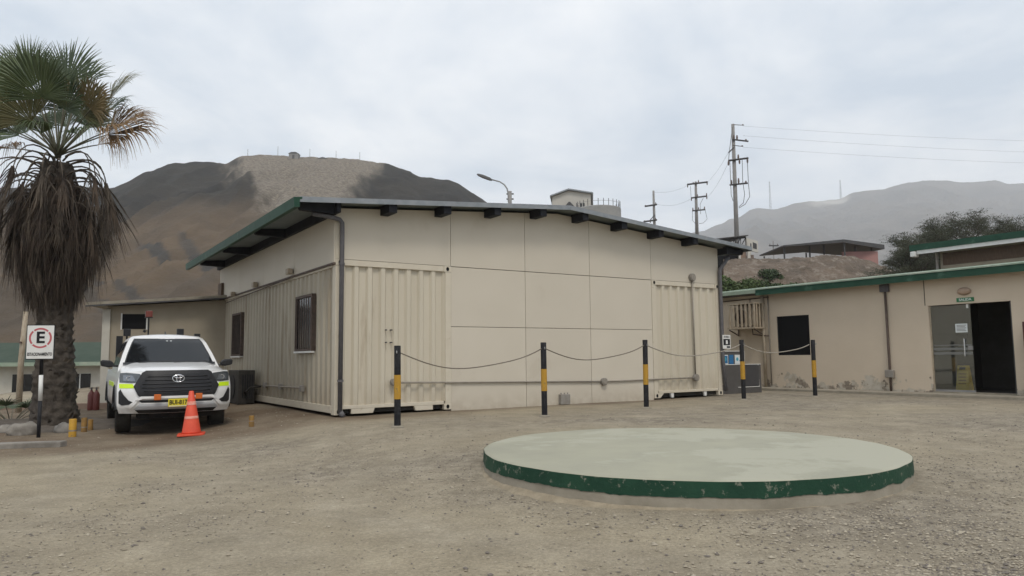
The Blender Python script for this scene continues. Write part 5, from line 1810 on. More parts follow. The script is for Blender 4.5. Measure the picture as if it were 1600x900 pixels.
    gout = [(-0.50, 1.105), (0.50, 1.105), (0.56, 1.07), (0.69, 0.83), (0.62, 0.68), (0.55, 0.625), (-0.55, 0.625), (-0.62, 0.68), (-0.69, 0.83), (-0.56, 1.07)]
    gr = patch(gout, 0.035, 'grille', M['carblack'], T, thick=0.06)
    patch([(-0.45, 1.045), (0.45, 1.045), (0.50, 1.02), (0.60, 0.83), (0.53, 0.70), (-0.53, 0.70), (-0.60, 0.83), (-0.50, 1.02)], 0.038, 'grille_mesh', M['cargrille'], gr)
    for k in range(5):
        z = 1.0 - k * 0.062
        hw = interp([(0.70, 0.50), (0.83, 0.58), (1.02, 0.47)], z)
        MB().tube([(x, yf(x, z) - 0.042, z) for x in [lerp(-hw, hw, i / 12) for i in range(13)]], 0.011, 5).build('grille_bar', M['carblack'], gr, smooth=True)
    # oval emblem: three rings
    ey = yf(0, 0.97) - 0.055
    eo = [(0.094, 0.064, 0, 0), (0.033, 0.055, 0, 0.0), (0.066, 0.024, 0, 0.030)]
    for a_, b_, cx, cz in eo:
        MB().tube([(cx + a_ * math.cos(k * math.pi / 14), ey, 0.962 + cz + b_ * math.sin(k * math.pi / 14)) for k in range(28)], 0.0095, 6, closed=True).build('emblem_ring', M['chrome'], gr, smooth=True)
    for s in (-1, 1):
        hl = patch([(s * 0.545, 1.005), (s * 0.60, 1.05), (s * 0.80, 1.072), (s * 0.885, 1.065), (s * 0.90, 0.99), (s * 0.895, 0.905), (s * 0.72, 0.892), (s * 0.625, 0.905)][::s], 0.010, 'headlight', M['lensdark'], T, thick=0.02)
        patch([(s * 0.66, 0.93), (s * 0.84, 0.93), (s * 0.845, 1.03), (s * 0.70, 1.02)][::s], 0.014, 'reflector', M['lens'], hl)
        cx, cz = s * 0.76, 0.975
        MB().tube([(cx + 0.034 * math.cos(k * math.pi / 8), yf(cx, cz) - 0.02, cz + 0.034 * math.sin(k * math.pi / 8)) for k in range(16)], 0.006, 5, closed=True).build('lamp_ring', M['chrome'], hl)
        patch([(s * 0.655, 0.805), (s * 0.895, 0.805), (s * 0.90, 0.882), (s * 0.705, 0.878)][::s], 0.006, 'reflective_tape', M['hivis'], T)
        fg = patch([(s * 0.88, 0.79), (s * 0.905, 0.74), (s * 0.90, 0.55), (s * 0.86, 0.515), (s * 0.70, 0.53), (s * 0.695, 0.57), (s * 0.78, 0.61), (s * 0.835, 0.70)][::s], 0.012, 'fog_recess', M['carblack'], T, thick=0.015)
        al = MB().box(s * 0.33 - 0.055, s * 0.33 + 0.055, -1.07, -1.005, 0.60, 0.70).build('amber_light', M['amber'], T, bevel=0.012)
        MB().box(s * 0.33 - 0.03, s * 0.33 + 0.03, -1.004, -0.93, 0.62, 0.66).build('bracket', M['carblack'], al)
        # flank stripe
        MB().box(s * 0.932 - 0.004, s * 0.932 + 0.004, 0.62, 2.2, 0.80, 0.88).build('reflective_tape', M['hivis'], T)
        MB().grid(lambda u, v: (s * (0.90 + 0.008 - 0.02 * v), lerp(-0.30, 0.10, u), lerp(0.98, 1.045, v)), 4, 2).build('fender_tape', M['hivis'], T)
        # mirrors
        mr = MB().prism([(s * 0.93, 1.17), (s * 1.02, 1.155), (s * 1.15, 1.185), (s * 1.165, 1.27), (s * 1.13, 1.30), (s * 0.99, 1.285), (s * 0.94, 1.24)], 'y', 0.50, 0.64).build('mirror', M['carblack'], T, bevel=0.025)
        MB().tube([(s * 0.85, 0.60, 1.18), (s * 0.97, 0.58, 1.19)], 0.022, 6).build('arm', M['carblack'], mr)
    # lower bumper: white bar over dark opening
    patch([(-0.62, 0.60), (0.62, 0.60), (0.56, 0.555), (-0.56, 0.555)], 0.002, 'intake', M['cargrille'], T)
    patch([(-0.66, 0.60), (-0.58, 0.665), (0.58, 0.665), (0.66, 0.60), (0.60, 0.600), (0.54, 0.625), (-0.54, 0.625), (-0.60, 0.600)][::-1], 0.040, 'bumper_bar', M['carwhite'], T, thick=0.05)
    for s_ in (-1, 1):
        patch([(s_ * 0.60, 0.600), (s_ * 0.66, 0.60), (s_ * 0.80, 0.475), (s_ * 0.72, 0.455)][::-s_], 0.022, 'bumper_corner', M['carwhite'], T, thick=0.03)
    patch([(-0.60, 0.535), (0.60, 0.535), (0.68, 0.44), (-0.68, 0.44)], 0.018, 'lower_bumper', mat('silver_plastic', (0.40, 0.41, 0.42), rough=0.4), T)
    patch([(-0.66, 0.435), (0.66, 0.435), (0.60, 0.375), (-0.60, 0.375)], 0.016, 'skid_plate', M['under'], T)
    pl = MB().box(-0.16, 0.16, -1.032, -1.022, 0.475, 0.615).build('number_plate', M['plate'], T, bevel=0.004)
    text_mesh('lettering', 'BUI-817', 0.105, M['black'], pl, (0, -1.034, 0.55), (math.pi / 2, 0, 0), width=0.285, bold=0.003)
    MB().box(-0.145, 0.145, -1.0335, -1.0322, 0.484, 0.494).build('white_strip', M['pale'], pl)
    # underbody
    MB().box(-0.72, 0.72, -0.55, 4.15, 0.34, 0.46).build('chassis', M['under'], T)
    MB().box(-0.60, 0.60, -0.72, -0.30, 0.28, 0.40).build('engine_guard', M['under'], T)
    MB().tube([(-0.75, 0, 0.385), (0.75, 0, 0.385)], 0.045, 8).build('axle', M['under'], T)
    MB().tube([(-0.75, 3.085, 0.385), (0.75, 3.085, 0.385)], 0.05, 8).build('axle', M['under'], T)
    for ya in (0, 3.085):
        for s in (-1, 1):
            MB().grid(lambda u, v: (s * lerp(0.50, 0.915, v), ya + 0.47 * math.cos(math.pi * u), 0.42 + 0.45 * math.sin(math.pi * u)), 14, 2).build('wheel_well', M['under'], T)
    MB().box(-0.88, 0.88, -0.05 + 0.5, 2.55, 0.38, 0.45).build('sill', M['under'], T)
    # wheels
    tp = [(0.245, -0.115), (0.30, -0.128), (0.36, -0.125), (0.384, -0.10), (0.388, -0.03), (0.388, 0.03), (0.384, 0.10), (0.36, 0.125), (0.30, 0.128), (0.245, 0.115)]
    for ya in (0, 3.085):
        for s in (-1, 1):
            w = bpy.data.objects.new('wheel', None); C.objects.link(w); w.parent = T
            w.location = (s * 0.78, ya, 0.388)
            w.rotation_euler = (0, math.pi / 2, R(-4) if ya == 0 else 0)
            mbw = MB(); vs, fs = [], []
            nn = 40
            for r_, z_ in tp:
                for k in range(nn):
                    a = 2 * math.pi * k / nn
                    vs.append((r_ * math.cos(a), r_ * math.sin(a), z_))
            for i in range(len(tp) - 1):
                for k in range(nn):
                    fs.append((i * nn + k, i * nn + (k + 1) % nn, (i + 1) * nn + (k + 1) % nn, (i + 1) * nn + k))
            mbw.add(vs, fs).build('tyre', M['tyre'], w, autosmooth=0.6)
            MB().lathe([(0.245, s * 0.10), (0.225, s * 0.108), (0.215, s * 0.07), (0.10, s * 0.085), (0.06, s * 0.10), (0.0, s * 0.10)], 28).build('rim', M['rim'], w, autosmooth=0.6)
            MB().lathe([(0.244, -s * 0.10), (0.0, -s * 0.06)], 20).build('brake_drum', M['under'], w)
    # roof gear: beacon on a whip, two work lamps, aerial
    bc = MB().tube([(-0.20, 2.75, 1.06), (-0.20, 2.75, 2.22)], 0.016, 8).build('beacon_mast', M['carblack'], T)
    MB().box(-0.27, -0.13, 2.68, 2.82, 2.22, 2.36).build('beacon', M['redlens'], bc, bevel=0.02)
    MB().box(-0.275, -0.125, 2.675, 2.825, 2.205, 2.219).build('beacon_base', M['carblack'], bc)
    MB().tube([(-0.25, 2.75, 1.90), (-0.30, 2.75, 1.93)], 0.03, 6).build('clamp', M['carblack'], bc)
    for xx, hh in ((-0.62, 1.93), (0.42, 1.95)):
        lp = MB().box(xx - 0.07, xx + 0.07, 2.55, 2.65, hh - 0.13, hh + 0.02).build('work_lamp', M['carblack'], T, bevel=0.012)
        MB().tube([(xx, 2.60, 1.06), (xx, 2.60, hh - 0.12)], 0.02, 6).build('stand', M['carblack'], lp)
    MB().tube([(0.0, 1.30, 1.79), (0.0, 1.42, 1.86)], [0.022, 0.008], 6).build('aerial', M['carblack'], T)
    MB().box(0.70, 0.82, 2.5, 2.6, 1.06, 1.86).build('roll_bar', M['carblack'], T)
    MB().box(-0.82, -0.70, 2.5, 2.6, 1.06, 1.80).build('roll_bar', M['carblack'], T)


pickup()


# ------------------------------------------------------------------ background: shrubs, tree, sheds, poles, masts
def leaf_cloud(mb, c, rx, ry, rz, n, s0, s1, rnd, hollow=0.3):
    for k in range(n):
        while True:
            d = Vector((rnd.uniform(-1, 1), rnd.uniform(-1, 1), rnd.uniform(-1, 1)))
            if hollow < d.length < 1: break
        p = c + Vector((d.x * rx, d.y * ry, d.z * rz))
        s = rnd.uniform(s0, s1)
        a = Vector((rnd.gauss(0, 1), rnd.gauss(0, 1), rnd.gauss(0, .6))).normalized()
        b = a.cross(Vector((rnd.gauss(0, 1), rnd.gauss(0, 1), rnd.gauss(0, 1)))).normalized()
        i = len(mb.v)
        mb.v += [tuple(p - a * s), tuple(p + b * s * .45), tuple(p + a * s), tuple(p - b * s * .45)]
        mb.f.append((i, i + 1, i + 2, i + 3))


def shrub(px, py, Y, w, h, seed, mt_, label, zfun, lob=7, leaf=(0.05, 0.12)):
    rnd = random.Random(seed)
    q = at(px, py, Y); q.z = zfun(q.x, q.y) - 0.05
    t = thing('shrub', label, 'shrub', q, 0, 'green shrubs on the bank')
    mb = MB(); st = MB()
    for k in range(lob):
        c = Vector((rnd.uniform(-.5, .5) * w, rnd.uniform(-.35, .35) * w, rnd.uniform(.35, .75) * h))
        leaf_cloud(mb, c, w * .28, w * .25, h * .30, 260, leaf[0], leaf[1], rnd)
        st.tube([(0, 0, 0), tuple(c * 0.5 + Vector((0.05, 0, 0.05))), tuple(c)], [0.03, 0.02, 0.008], 5)
    mb.build('foliage', mt_, t)
    st.build('stems', M['acbark'], t)


shl = ['bright green shrub on the bank just right of the container roof', 'green shrub on the bank second from the container building', 'dark green shrub on the bank above the caged air conditioner', 'olive shrub on the bank left of the pink wall',
       'small dark shrub at the top edge of the brown bank', 'low green shrub behind the wing roof near the downspout']
for k, (px, py, Y, w, h, mm) in enumerate(((1142, 445, 45.5, 2.2, 1.75, 'bush'), (1172, 445, 46, 2.3, 1.6, 'bush'), (1203, 442, 46, 2.1, 1.5, 'bushdark'), (1236, 438, 46, 2.0, 1.2, 'bush'), (1208, 420, 50, 1.8, 0.9, 'bushdark'), (1118, 445, 45, 2.2, 1.8, 'bush'))):
    shrub(px, py, Y, w, h, 40 + k, M[mm], shl[k], lambda x_, y_: 4.6 + (1.6 if y_ > 48 else 0), lob=10)
shrub(331, 545, 24.0, 1.0, 2.1, 77, M['bush'], 'green shrub between the annex and the container building', ground_z, lob=9)


def acacia(px, py, Y, label, seed, scale, base_z, spreadx):
    rnd = random.Random(seed)
    q = at(px, py, Y); q.z = base_z
    t = thing('acacia_tree', label, 'tree', q)
    wood = MB(); leaves = MB()
    lr = random.Random(seed + 100)
    def grow(p, d, ln, r, lev):
        n = 4
        pts = [p]
        for i in range(n):
            d = (d + Vector((rnd.gauss(0, .22), rnd.gauss(0, .22), rnd.gauss(0, .13)))).normalized()
            p = p + d * ln / n
            pts.append(p)
        wood.tube(pts, [lerp(r, r * .6, i / n) for i in range(n + 1)], 5 if lev < 3 else 3)
        if lev >= 4:
            for k in range(9):
                c = pts[lr.randrange(1, n + 1)] + Vector((lr.gauss(0, .14), lr.gauss(0, .14), lr.gauss(0.03, .05))) * scale
                leaf_cloud(leaves, c, .26 * scale, .26 * scale, 0.04 * scale, 6, .02 * scale, .048 * scale, lr, 0)
            if lev == 5: return
        for k in range(3 if lev < 3 else 2 + (rnd.random() < .6)):
            a = rnd.uniform(0, 6.28)
            tilt = Vector((math.cos(a) * spreadx, math.sin(a), rnd.uniform(.0, .5)))
            nd = (d * 0.75 + tilt * 0.8 + Vector((0, 0, 0.05 if lev > 1 else .25))).normalized()
            nd.z = max(nd.z, -0.05)
            grow(pts[-1] if k < 2 else pts[2], nd, ln * rnd.uniform(.62, .82), r * .58, lev + 1)
    for k in range(3):
        a = k * 2.1 + .3
        grow(Vector((0, 0, 0)), Vector((math.cos(a) * .4, math.sin(a) * .4, 1)).normalized(), 2.0 * scale, .15 * scale, 0)
    wood.build('trunk', M['acbark'], t)
    leaves.build('crown', M['acleaf'], t)
    return q + max((Vector(v) for v in wood.v if abs(v[0]) < 1.2), key=lambda v: v.z)


tree_top = acacia(1490, 470, 40, 'dark sparse acacia tree behind the right wing roof', 5, 0.92, 4.5, 1.3)
acacia(1590, 470, 42, 'sparse acacia tree at the right frame edge behind green roof', 9, 0.85, 4.6, 1.0)
acacia(1410, 470, 38, 'lower sparse acacia tree beside the open canopy shed', 14, 0.72, 3.5, 1.3)
acacia(1450, 470, 41, 'low sparse acacia tree filling the gap left of the green rear roof', 21, 0.74, 3.6, 1.3)


def place(px, py, Y):
    q = at(px, py, Y)
    return q


# truss-roofed shed at the end of the container roof
q0, q1 = at(1108, 414, 56), at(1188, 414, 56)
t = thing('truss_shed', 'pale framed shed with dark steel roof trusses above the container roof end', 'shed', (q0.x, q0.y, q0.z - 0.7), R(8))
wd = q1.x - q0.x
hh = 2.75
MB().box(0, wd * 0.80, 0.2, 5, 0.0, hh - 1.0).build('wall', M['brick'], t)
MB().box(0.4, wd * 0.62, 0.15, 0.19, 0.5, hh - 1.1).build('opening', M['blackvoid'], t)
MB().box(wd * .62, wd * .66, -0.02, 0.14, 0, hh - 1.0).build('column', M['farcream'], t)
MB().box(wd * .80, wd * .86, -0.05, 0.14, 0, hh - 0.2).build('column', M['farcream'], t)
MB().box(wd * .97, wd * 1.03, 1.2, 1.4, 0, hh - 0.6).build('column', M['farcream'], t)
MB().box(wd * .86, wd * .97, 0.3, 5, 0, hh - 1.2).build('wall', M['brick'], t)
MB().prism([(wd * .78, hh - 0.85), (wd * 1.03, hh - 1.05), (wd * 1.03, hh - 0.15), (wd * .78, hh + 0.1)], 'y', 0.0, 0.12).build('gable_board', M['farcream'], t)
for k in range(2):
    MB().prism([(wd * (.81 + .11 * k), hh - 0.72), (wd * (.89 + .11 * k), hh - 0.80), (wd * (.89 + .11 * k), hh - 0.36), (wd * (.81 + .11 * k), hh - 0.24)], 'y', -0.02, -0.002).build('louvre', M['darkmetal'], t)
MB().tube([(-0.8, 0, hh - 0.35), (wd * .78, 0, hh + 0.12)], 0.06, 5).build('truss_top', M['darkmetal'], t)
MB().tube([(-0.8, 0, hh - 0.80), (wd * .78, 0, hh - 0.55)], 0.06, 5).build('truss_bottom', M['darkmetal'], t)
for k in range(9):
    x0 = lerp(-0.8, wd * .78, k / 9); x1 = lerp(-0.8, wd * .78, (k + 1) / 9)
    zt, zb = lerp(hh - .35, hh + .12, (k + 1) / 9), lerp(hh - .8, hh - .55, k / 9)
    MB().tube([(x0, 0, zb), (x1, 0, zt)], 0.035, 4).build('web', M['darkmetal'], t)
    MB().tube([(x1, 0, lerp(hh - .8, hh - .55, (k + 1) / 9)), (x1, 0, zt)], 0.03, 4).build('web', M['darkmetal'], t)
MB().prism([(-1.0, hh - 0.28), (wd * .80, hh + 0.22), (wd * .80, hh + 0.28), (-1.0, hh - 0.22)], 'y', -0.3, 5.3).build('roof', M['darkmetal'], t)
MB().box(wd * 1.0, wd * 1.06, 1.0, 1.15, 0.0, 1.0).build('drum', M['pink'], t)

# open canopy shed on the bank
qa, qb = at(1226, 408, 58), at(1372, 408, 58)
bz = qa.z
t = thing('canopy_shed', 'open shed with dark flat canopy roof above a pink wall on the bank', 'shed', (qa.x, qa.y, bz - 0.4), R(-2))
wd = qb.x - qa.x
rt = at(1305, 378, 58).z - bz + 0.4
rl_ = at(1226, 384, 58).z - bz + 0.4
rr_ = at(1372, 384, 58).z - bz + 0.4
MB().add([(-0.15, -0.3, rl_), (wd * .55, -1.5, rt - 0.05), (wd + .3, -.3, rr_), (wd + 0.3, 6, rr_ + .1), (wd * .5, 6, rt + .15), (-0.15, 6, rl_ + .1),
          (-0.15, -0.3, rl_ - .12), (wd * .55, -1.5, rt - 0.30), (wd + .3, -.3, rr_ - .35), (wd + 0.3, 6, rr_ - .05), (wd * .5, 6, rt), (-0.15, 6, rl_)],
         [(0, 1, 4, 5), (1, 2, 3, 4), (6, 11, 10, 7), (7, 10, 9, 8), (0, 6, 7, 1), (1, 7, 8, 2), (2, 8, 9, 3), (3, 9, 10, 4), (4, 10, 11, 5), (5, 11, 6, 0)]).build('roof', M['darkmetal'], t)
for x, y in ((0.0, 0), (wd * .27, 0), (wd * .42, 0), (wd * .57, -1.2), (wd * .75, 0), (wd * .92, 0), (0.1, 5.5), (wd * .5, 5.5), (wd, 5.5)):
    MB().box(x - .05, x + .05, y - .05, y + .05, -0.6, interp([(0, rl_), (wd * .55, rt), (wd, rr_)], x) - 0.1).build('post', M['darkmetal'], t)
MB().prism([(0.0, -0.6), (wd * .60, -0.6), (wd * .60, 1.0), (wd * 0.3, 0.55), (0, 0.35)], 'y', 1.0, 1.15).build('rear_parapet', M['pink'], t)
MB().box(wd * .60, wd * .97, -0.25, -0.1, -1.8, 1.05).build('pink_wall', M['pink'], t)
rnd = random.Random(3)
for k in range(5):
    x = wd * (.08 + .1 * k)
    MB().box(x, x + rnd.uniform(.5, .9), 0.3, 0.9, -0.3, 0.45 + rnd.uniform(0, .25)).build('stacked_load', M['darkmetal'] if k % 2 else M['brick'], t, bevel=0.03)
# earth bank with boulders in front of the canopy
def bank():
    vs, fs = [], []
    nu, nv = 130, 50
    for i in range(nu + 1):
        px = lerp(1130, 1400, i / nu)
        for j in range(nv + 1):
            v = j / nv
            Y = lerp(44, 57, v)
            topy = interp([(1130, 409), (1225, 409), (1240, 405), (1300, 402), (1340, 405), (1365, 412), (1400, 425)], px)
            q = at(px, topy, 55.5)
            base = 4.6
            z = lerp(base, q.z, sstep(0.0, 0.85, v)) + 0.38 * fnoise(q.x * .45, Y * .6, 2, 6, .68) * (1 - 0.5 * v)
            vs.append((q.x / q.y * Y, Y, z))
    for i in range(nu):
        for j in range(nv):
            a = i * (nv + 1) + j
            fs.append((a, a + nv + 1, a + nv + 2, a + 1))
    me = bpy.data.meshes.new('earth_bank'); me.from_pydata(vs, [], fs)
    tag(link('earth_bank', me, mat('earth_bank', (0.17, 0.13, 0.098), (0.09, 0.07, 0.052), scale=0.5, rough=0.95, bump=0.9, bscale=2.2, bdist=0.4, c3=(0.21, 0.175, 0.14), c3cov=.3, c3scale=1.4), smooth=True), kind='structure')


bank()

# white gabled house on the hill and the round water tank beside it
def hillhouse():
    Y = 118
    A_, B_ = at(863, 324, Y), at(923, 324, Y)
    w = B_.x - A_.x
    z0 = terrace_z((A_.x + B_.x) / 2, Y) - 0.5
    t = thing('gabled_house', 'white gabled house on the hill above the roof ridge', 'building', (A_.x, Y, z0), R(-6))
    ze = at(863, 307, Y).z - z0; zr = at(889, 298.5, Y).z - z0; zf = at(920, 304, Y).z - z0
    poly = [(0, 0), (w, 0), (w, zf), (w * .43, zr), (0, ze)]
    MB().prism(poly, 'y', 0, 9).build('wall', M['farcream'], t)
    MB().prism([(-0.35, ze - .12), (w * .43, zr + .05), (w * .43, zr + .27), (-0.35, ze + .10)], 'y', -0.5, 9.5).build('roof_slope', M['roofgrey'], t)
    MB().prism([(w * .43, zr + .05), (w + .4, zf - .10), (w + .4, zf + .12), (w * .43, zr + .27)], 'y', -0.5, 9.5).build('roof_slope', M['roofgrey'], t)
    zb = at(900, 320, Y).z - z0
    for k in range(2):
        x0 = w * .72 + k * .42
        wnd = MB().box(x0, x0 + .32, -0.03, -0.002, zb - .45, zb + .15).build('window', M['darkglass'], t)
        MB().box(x0 - .04, x0 + .36, -0.05, -0.031, zb - .52, zb - .45).build('sill', M['farcream'], wnd)
    MB().prism([(w * .28, zb - .9), (w * .62, zb - .9), (w * .47, zb + .20), (w * .43, zb + .20)], 'y', -1.2, -.1).build('porch_roof', M['darkmetal'], t)
    # round tank with railing
    c = at(935, 330, 112)
    tz = terrace_z(c.x, 112) - 0.3
    t2 = thing('water_tank', 'round grey water tank with railing posts beside the gabled house', 'tank', (c.x, 112, tz))
    r = at(970, 330, 112).x - c.x
    ztop = at(935, 328, 112).z - tz
    MB().lathe([(r, 0), (r, ztop), (r * .97, ztop + .12), (0, ztop + .3)], 40).build('shell', mat('tank_concrete', (.30, .30, .29), (.24, .24, .23), scale=.6, rough=.85), t2, autosmooth=.6)
    for k in range(26):
        a = 2 * math.pi * k / 26
        MB().tube([(r * .97 * math.cos(a), r * .97 * math.sin(a), ztop), (r * .97 * math.cos(a), r * .97 * math.sin(a), ztop + 1.15)], .045, 4).build('railing_post', M['darkmetal'], t2)
    MB().tube([(r * .97 * math.cos(k * math.pi / 20), r * .97 * math.sin(k * math.pi / 20), ztop + .8) for k in range(40)], .025, 4, closed=True).build('rail', M['metal'], t2)


hillhouse()

# street lamp behind the roof
q = at(797, 330, 34)
zg = terrace_z(q.x, 34) - .2
t = thing('street_lamp', 'street lamp with curved arm rising behind the roof', 'street lamp', (q.x, q.y, zg))
ztop = at(797, 299, 34).z - zg
MB().tube([(0, 0, 0), (0, 0, ztop)], [.13, .09], 10).build('pole', M['poleconc'], t, smooth=True)
def lp(px, py): 
    p = at(px, py, 34); return (p.x - q.x, 0, p.z - zg)
MB().tube([lp(794.5, 316), lp(794, 303), lp(792.5, 295), lp(788, 288.5), lp(781, 284), lp(768, 280.5)], .032, 8).build('arm', M['metal'], t, smooth=True)
a0, a1 = Vector(lp(769, 281.5)), Vector(lp(745, 272.5))
d = (a1 - a0)
hd = MB()
for s, w_, h_ in ((0, .05, .06), (.15, .10, .12), (.6, .13, .13), (.92, .10, .08), (1, .04, .02)):
    c_ = a0 + d * s
    hd.v += [(c_.x, -w_, c_.z - h_ * .4), (c_.x, w_, c_.z - h_ * .4), (c_.x, w_ * .7, c_.z + h_ * .6), (c_.x, -w_ * .7, c_.z + h_ * .6)]
for i in range(4):
    for k in range(4):
        hd.f.append((i * 4 + k, i * 4 + (k + 1) % 4, (i + 1) * 4 + (k + 1) % 4, (i + 1) * 4 + k))
hd.f += [(3, 2, 1, 0), (16, 17, 18, 19)]
hd.build('lamp_head', M['darkmetal'], t)
for py in (303, 311):
    p = lp(797, py)
    MB().tube([(p[0] - .17, 0, p[2]), (p[0] + .17, 0, p[2])], .035, 6).build('clamp', M['darkmetal'], t)


# power poles
def power_pole(label, px_top, py_top, px_base, Y, zb, arms, group='wooden crossarm power poles', r=.16, name='power_pole', loops=()):
    top = at(px_top, py_top, Y)
    bx = at(px_base, 400, Y).x
    base = Vector((bx, Y, zb))
    t = thing(name, label, 'power pole', base, 0, group)
    def loc(px, py):
        p = at(px, py, Y); return Vector((p.x - base.x, 0, p.z - zb))
    MB().tube([(0, 0, 0), tuple(loc(px_top, py_top))], [r, r * .6], 10).build('pole', M['poleconc'], t, smooth=True)
    for (xa, ya, xb, yb, ins, rr) in arms:
        a_, b_ = loc(xa, ya), loc(xb, yb)
        a_.y = b_.y = -r
        arm = MB().tube([a_, b_], rr, 4).build('crossarm', M['darkmetal'], t)
        for f, up_ in ins:
            c_ = a_.lerp(b_, f)
            h_ = .42 * up_
            MB().tube([c_, c_ + Vector((0, 0, h_ * .5)), c_ + Vector((0, 0, h_))], [.05, .085, .05], 6).build('insulator', M['insul'], arm)
    for pts in loops:
        MB().tube([loc(x, y) + Vector((0, -r - .05, 0)) for x, y in pts], .025, 4).build('jumper_cable', M['cable'], t)
    return t, loc, base


T1, l1, b1 = power_pole('tallest power pole with many crossarms right of the gable roof', 1145, 194, 1152, 62, 7.5,
    [(1143, 219, 1168, 222, [(.1, 1), (.3, 1), (.85, .4)], .07), (1137, 252, 1168, 248, [(0.0, -1), (.5, 1), (.55, -1), (.95, -1)], .085), (1139, 290, 1167, 287, [(.1, 1), (.5, 1.2), (.9, .5)], .075),
     (1145, 196, 1161, 197, [(.9, .2)], .03), (1143, 228, 1160, 230, [(.9, .2)], .03), (1137, 240, 1145, 232, [], .05)], r=.22,
    loops=[[(1139, 252), (1140, 280), (1141, 305), (1144, 315)], [(1158, 250), (1159, 285), (1162, 305), (1160, 318), (1153, 324)], [(1166, 250), (1168, 290), (1170, 308), (1163, 320), (1153, 326)], [(1143, 200), (1138, 240), (1137, 252)]])
T2, l2, b2 = power_pole('double crossarm power pole standing second from the right above the roof', 1087, 284, 1090, 100, 16.5,
    [(1073, 289, 1105, 285, [(0.02, -1), (.3, .6), (.55, 1), (.97, -1)], .12), (1079, 310, 1104, 307, [(0.02, -1), (.4, 1), (.97, 1), (.98, -1)], .11), (1081, 330, 1101, 328, [(.05, 1), (.5, 1), (.95, 1)], .10)], r=.26,
    loops=[[(1078, 292), (1079, 311)], [(1081, 330), (1081, 345), (1086, 350), (1088, 349)], [(1101, 329), (1104, 343), (1098, 349), (1091, 350)], [(1098, 310), (1093, 320), (1094, 335)]])
T3, l3, b3 = power_pole('leftmost power pole with two stepped crossarms above the roof', 1021, 298, 1024, 112, 17.5,
    [(1007, 323, 1026, 320, [(.05, .5), (.9, .8)], .13), (1005, 347, 1026, 344, [(.1, .5), (.5, -.8), (.9, .8)], .13), (1014, 346, 1023, 336, [], .06)], r=.26)
T4, l4, b4 = power_pole('small distant cross shaped power pole left of the canopy shed', 1208, 377, 1208, 150, 6.5, [(1201, 384, 1216, 384, [(.1, 1), (.9, 1)], .14)], r=.22)


def wire(label, A_, B_, sag, r):
    A_, B_ = Vector(A_), Vector(B_)
    pts = []
    for i in range(21):
        s = i / 20
        p = A_.lerp(B_, s); p.z -= sag * 4 * s * (1 - s)
        pts.append(p - A_)
    o = MB().tube(pts, r, 4).build('overhead_wire', M['cable'], None)
    o.location = A_
    tag(o, label, 'wire', 'overhead power wires')


wl_ = ['topmost overhead wire running right from the tallest pole', 'middle overhead wire running right from the tallest pole', 'lowest overhead wire running right from the tallest pole']
for k, (ya, yb) in enumerate(((197, 222), (212, 240), (230, 257))):
    wire(wl_[k], at(1161, ya, 62), at(1700, yb, 78), 0.25, .0065)
wire('upper overhead wire between the tallest pole and the double crossarm pole', at(1140, 235, 62), at(1104, 286, 100), .3, .011)
wire('lower overhead wire between the tallest pole and the double crossarm pole', at(1139, 252, 62), at(1103, 309, 100), .5, .011)
wire('overhead wire between the double crossarm pole and the leftmost pole', at(1079, 311, 100), at(1024, 318, 112), .6, .012)
wire('upper overhead wire from the leftmost pole to the double crossarm pole', at(1074, 290, 100), at(1022, 300, 112), .4, .012)


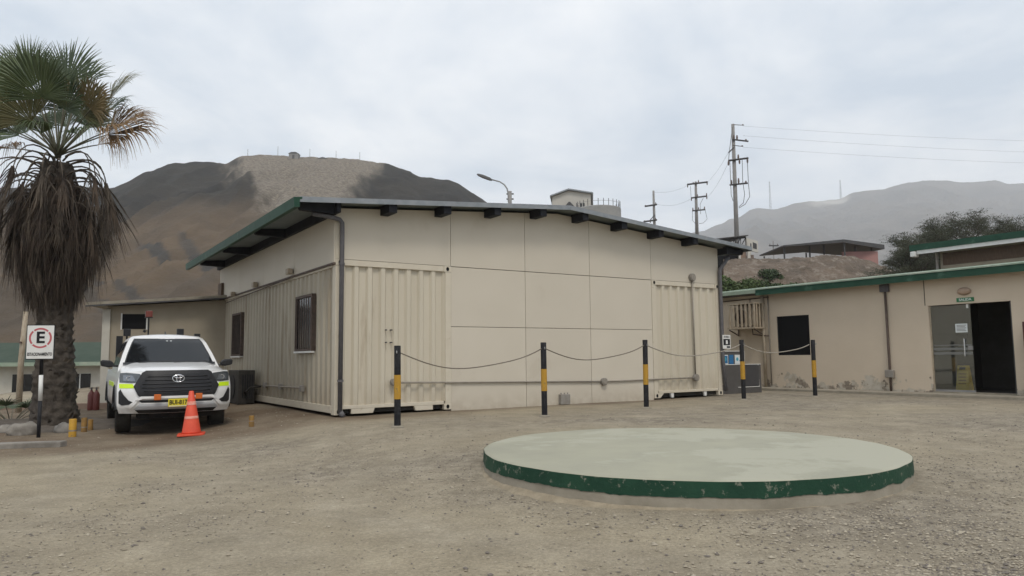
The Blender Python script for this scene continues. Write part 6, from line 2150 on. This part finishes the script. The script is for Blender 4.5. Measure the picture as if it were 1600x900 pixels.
# masts on the ridges
def mast(label, px, py0, py1, Y, w, group):
    b_ = at(px, py1, Y)
    h_ = at(px, py0, Y).z - b_.z
    t = thing('radio_mast', label, 'mast', b_ - Vector((0, 0, w)), 0, group)
    h_ += w
    for k in range(3):
        a = k * 2.094
        MB().tube([(w * math.cos(a), w * math.sin(a), 0), (w * .25 * math.cos(a), w * .25 * math.sin(a), h_)], w * .16, 4).build('leg', M['metal'], t)
    for i in range(10):
        z0, z1 = h_ * i / 10, h_ * (i + 1) / 10
        f0, f1 = w * lerp(1, .25, i / 10), w * lerp(1, .25, (i + 1) / 10)
        MB().tube([(f0, 0, z0), (-f1 * .5, f1 * .87, z1), ], w * .1, 3).build('brace', M['metal'], t)
        MB().tube([(-f0 * .5, f0 * .87, z0), (-f1 * .5, -f1 * .87, z1)], w * .1, 3).build('brace', M['metal'], t)
    MB().tube([(0, 0, h_ * .97), (0, 0, h_ * 1.0)], w * .7, 6).build('antenna_head', M['metal'], t)


mast('left of the two radio masts on the far mountain ridge', 1204, 284, 327, 2985, 4.6, 'radio masts on the far ridge')
mast('right of the two radio masts on the far mountain ridge', 1314, 282, 311, 2985, 4.6, 'radio masts on the far ridge')
for k, (px, py0, py1) in enumerate(((387, 233, 244), (434, 229, 246), (484, 233, 250), (525, 236, 250), (562, 238, 252))):
    mast(['leftmost', 'second from left', 'middle', 'fourth from left', 'rightmost'][k] + ' of the five thin masts on the near hill top', px, py0, py1, 378, .22, 'thin masts on the hill top')
q = at(460, 249, 378)
t = thing('hilltop_hut', 'small dark hut on the top of the near hill', 'hut', q - Vector((0, 0, 1)))
MB().box(-2.4, 2.4, -2, 2, 0, 3.6).build('wall', M['poleconc'], t)
MB().prism([(-2.7, 3.6), (2.7, 3.6), (1.2, 4.4), (-1.2, 4.4)], 'y', -2.2, 2.2).build('roof', M['darkmetal'], t)
MB().box(-0.6, 0.6, -2.03, -2.003, 0.8, 2.9).build('door', M['darkmetal'], t)
q = at(505, 250, 378)
t = thing('hilltop_shelter', 'low dark shelter right of the hut on the hill top', 'hut', q - Vector((0, 0, 1)))
MB().box(-2.0, 2.0, -1.5, 1.5, 0, 1.6).build('wall', M['poleconc'], t)
MB().prism([(-2.3, 1.6), (2.3, 1.6), (0, 2.2)], 'y', -1.7, 1.7).build('roof', M['darkmetal'], t)

# ------------------------------------------------------------------ air
hz = MB().box(-4100, 4100, -4100, 4120, -30, 860).build('haze', None, None)
tag(hz, 'pale haze in the air', 'haze', kind='stuff')
hm = bpy.data.materials.new('haze'); hm.use_nodes = True
nt = hm.node_tree; nt.nodes.clear()
pv = nt.nodes.new('ShaderNodeVolumePrincipled')
pv.inputs['Color'].default_value = (0.90, 0.945, 1.0, 1)
pv.inputs['Density'].default_value = 0.00025
pv.inputs['Anisotropy'].default_value = 0.1
oo = nt.nodes.new('ShaderNodeOutputMaterial')
nt.links.new(pv.outputs[0], oo.inputs['Volume'])
hz.data.materials.append(hm)
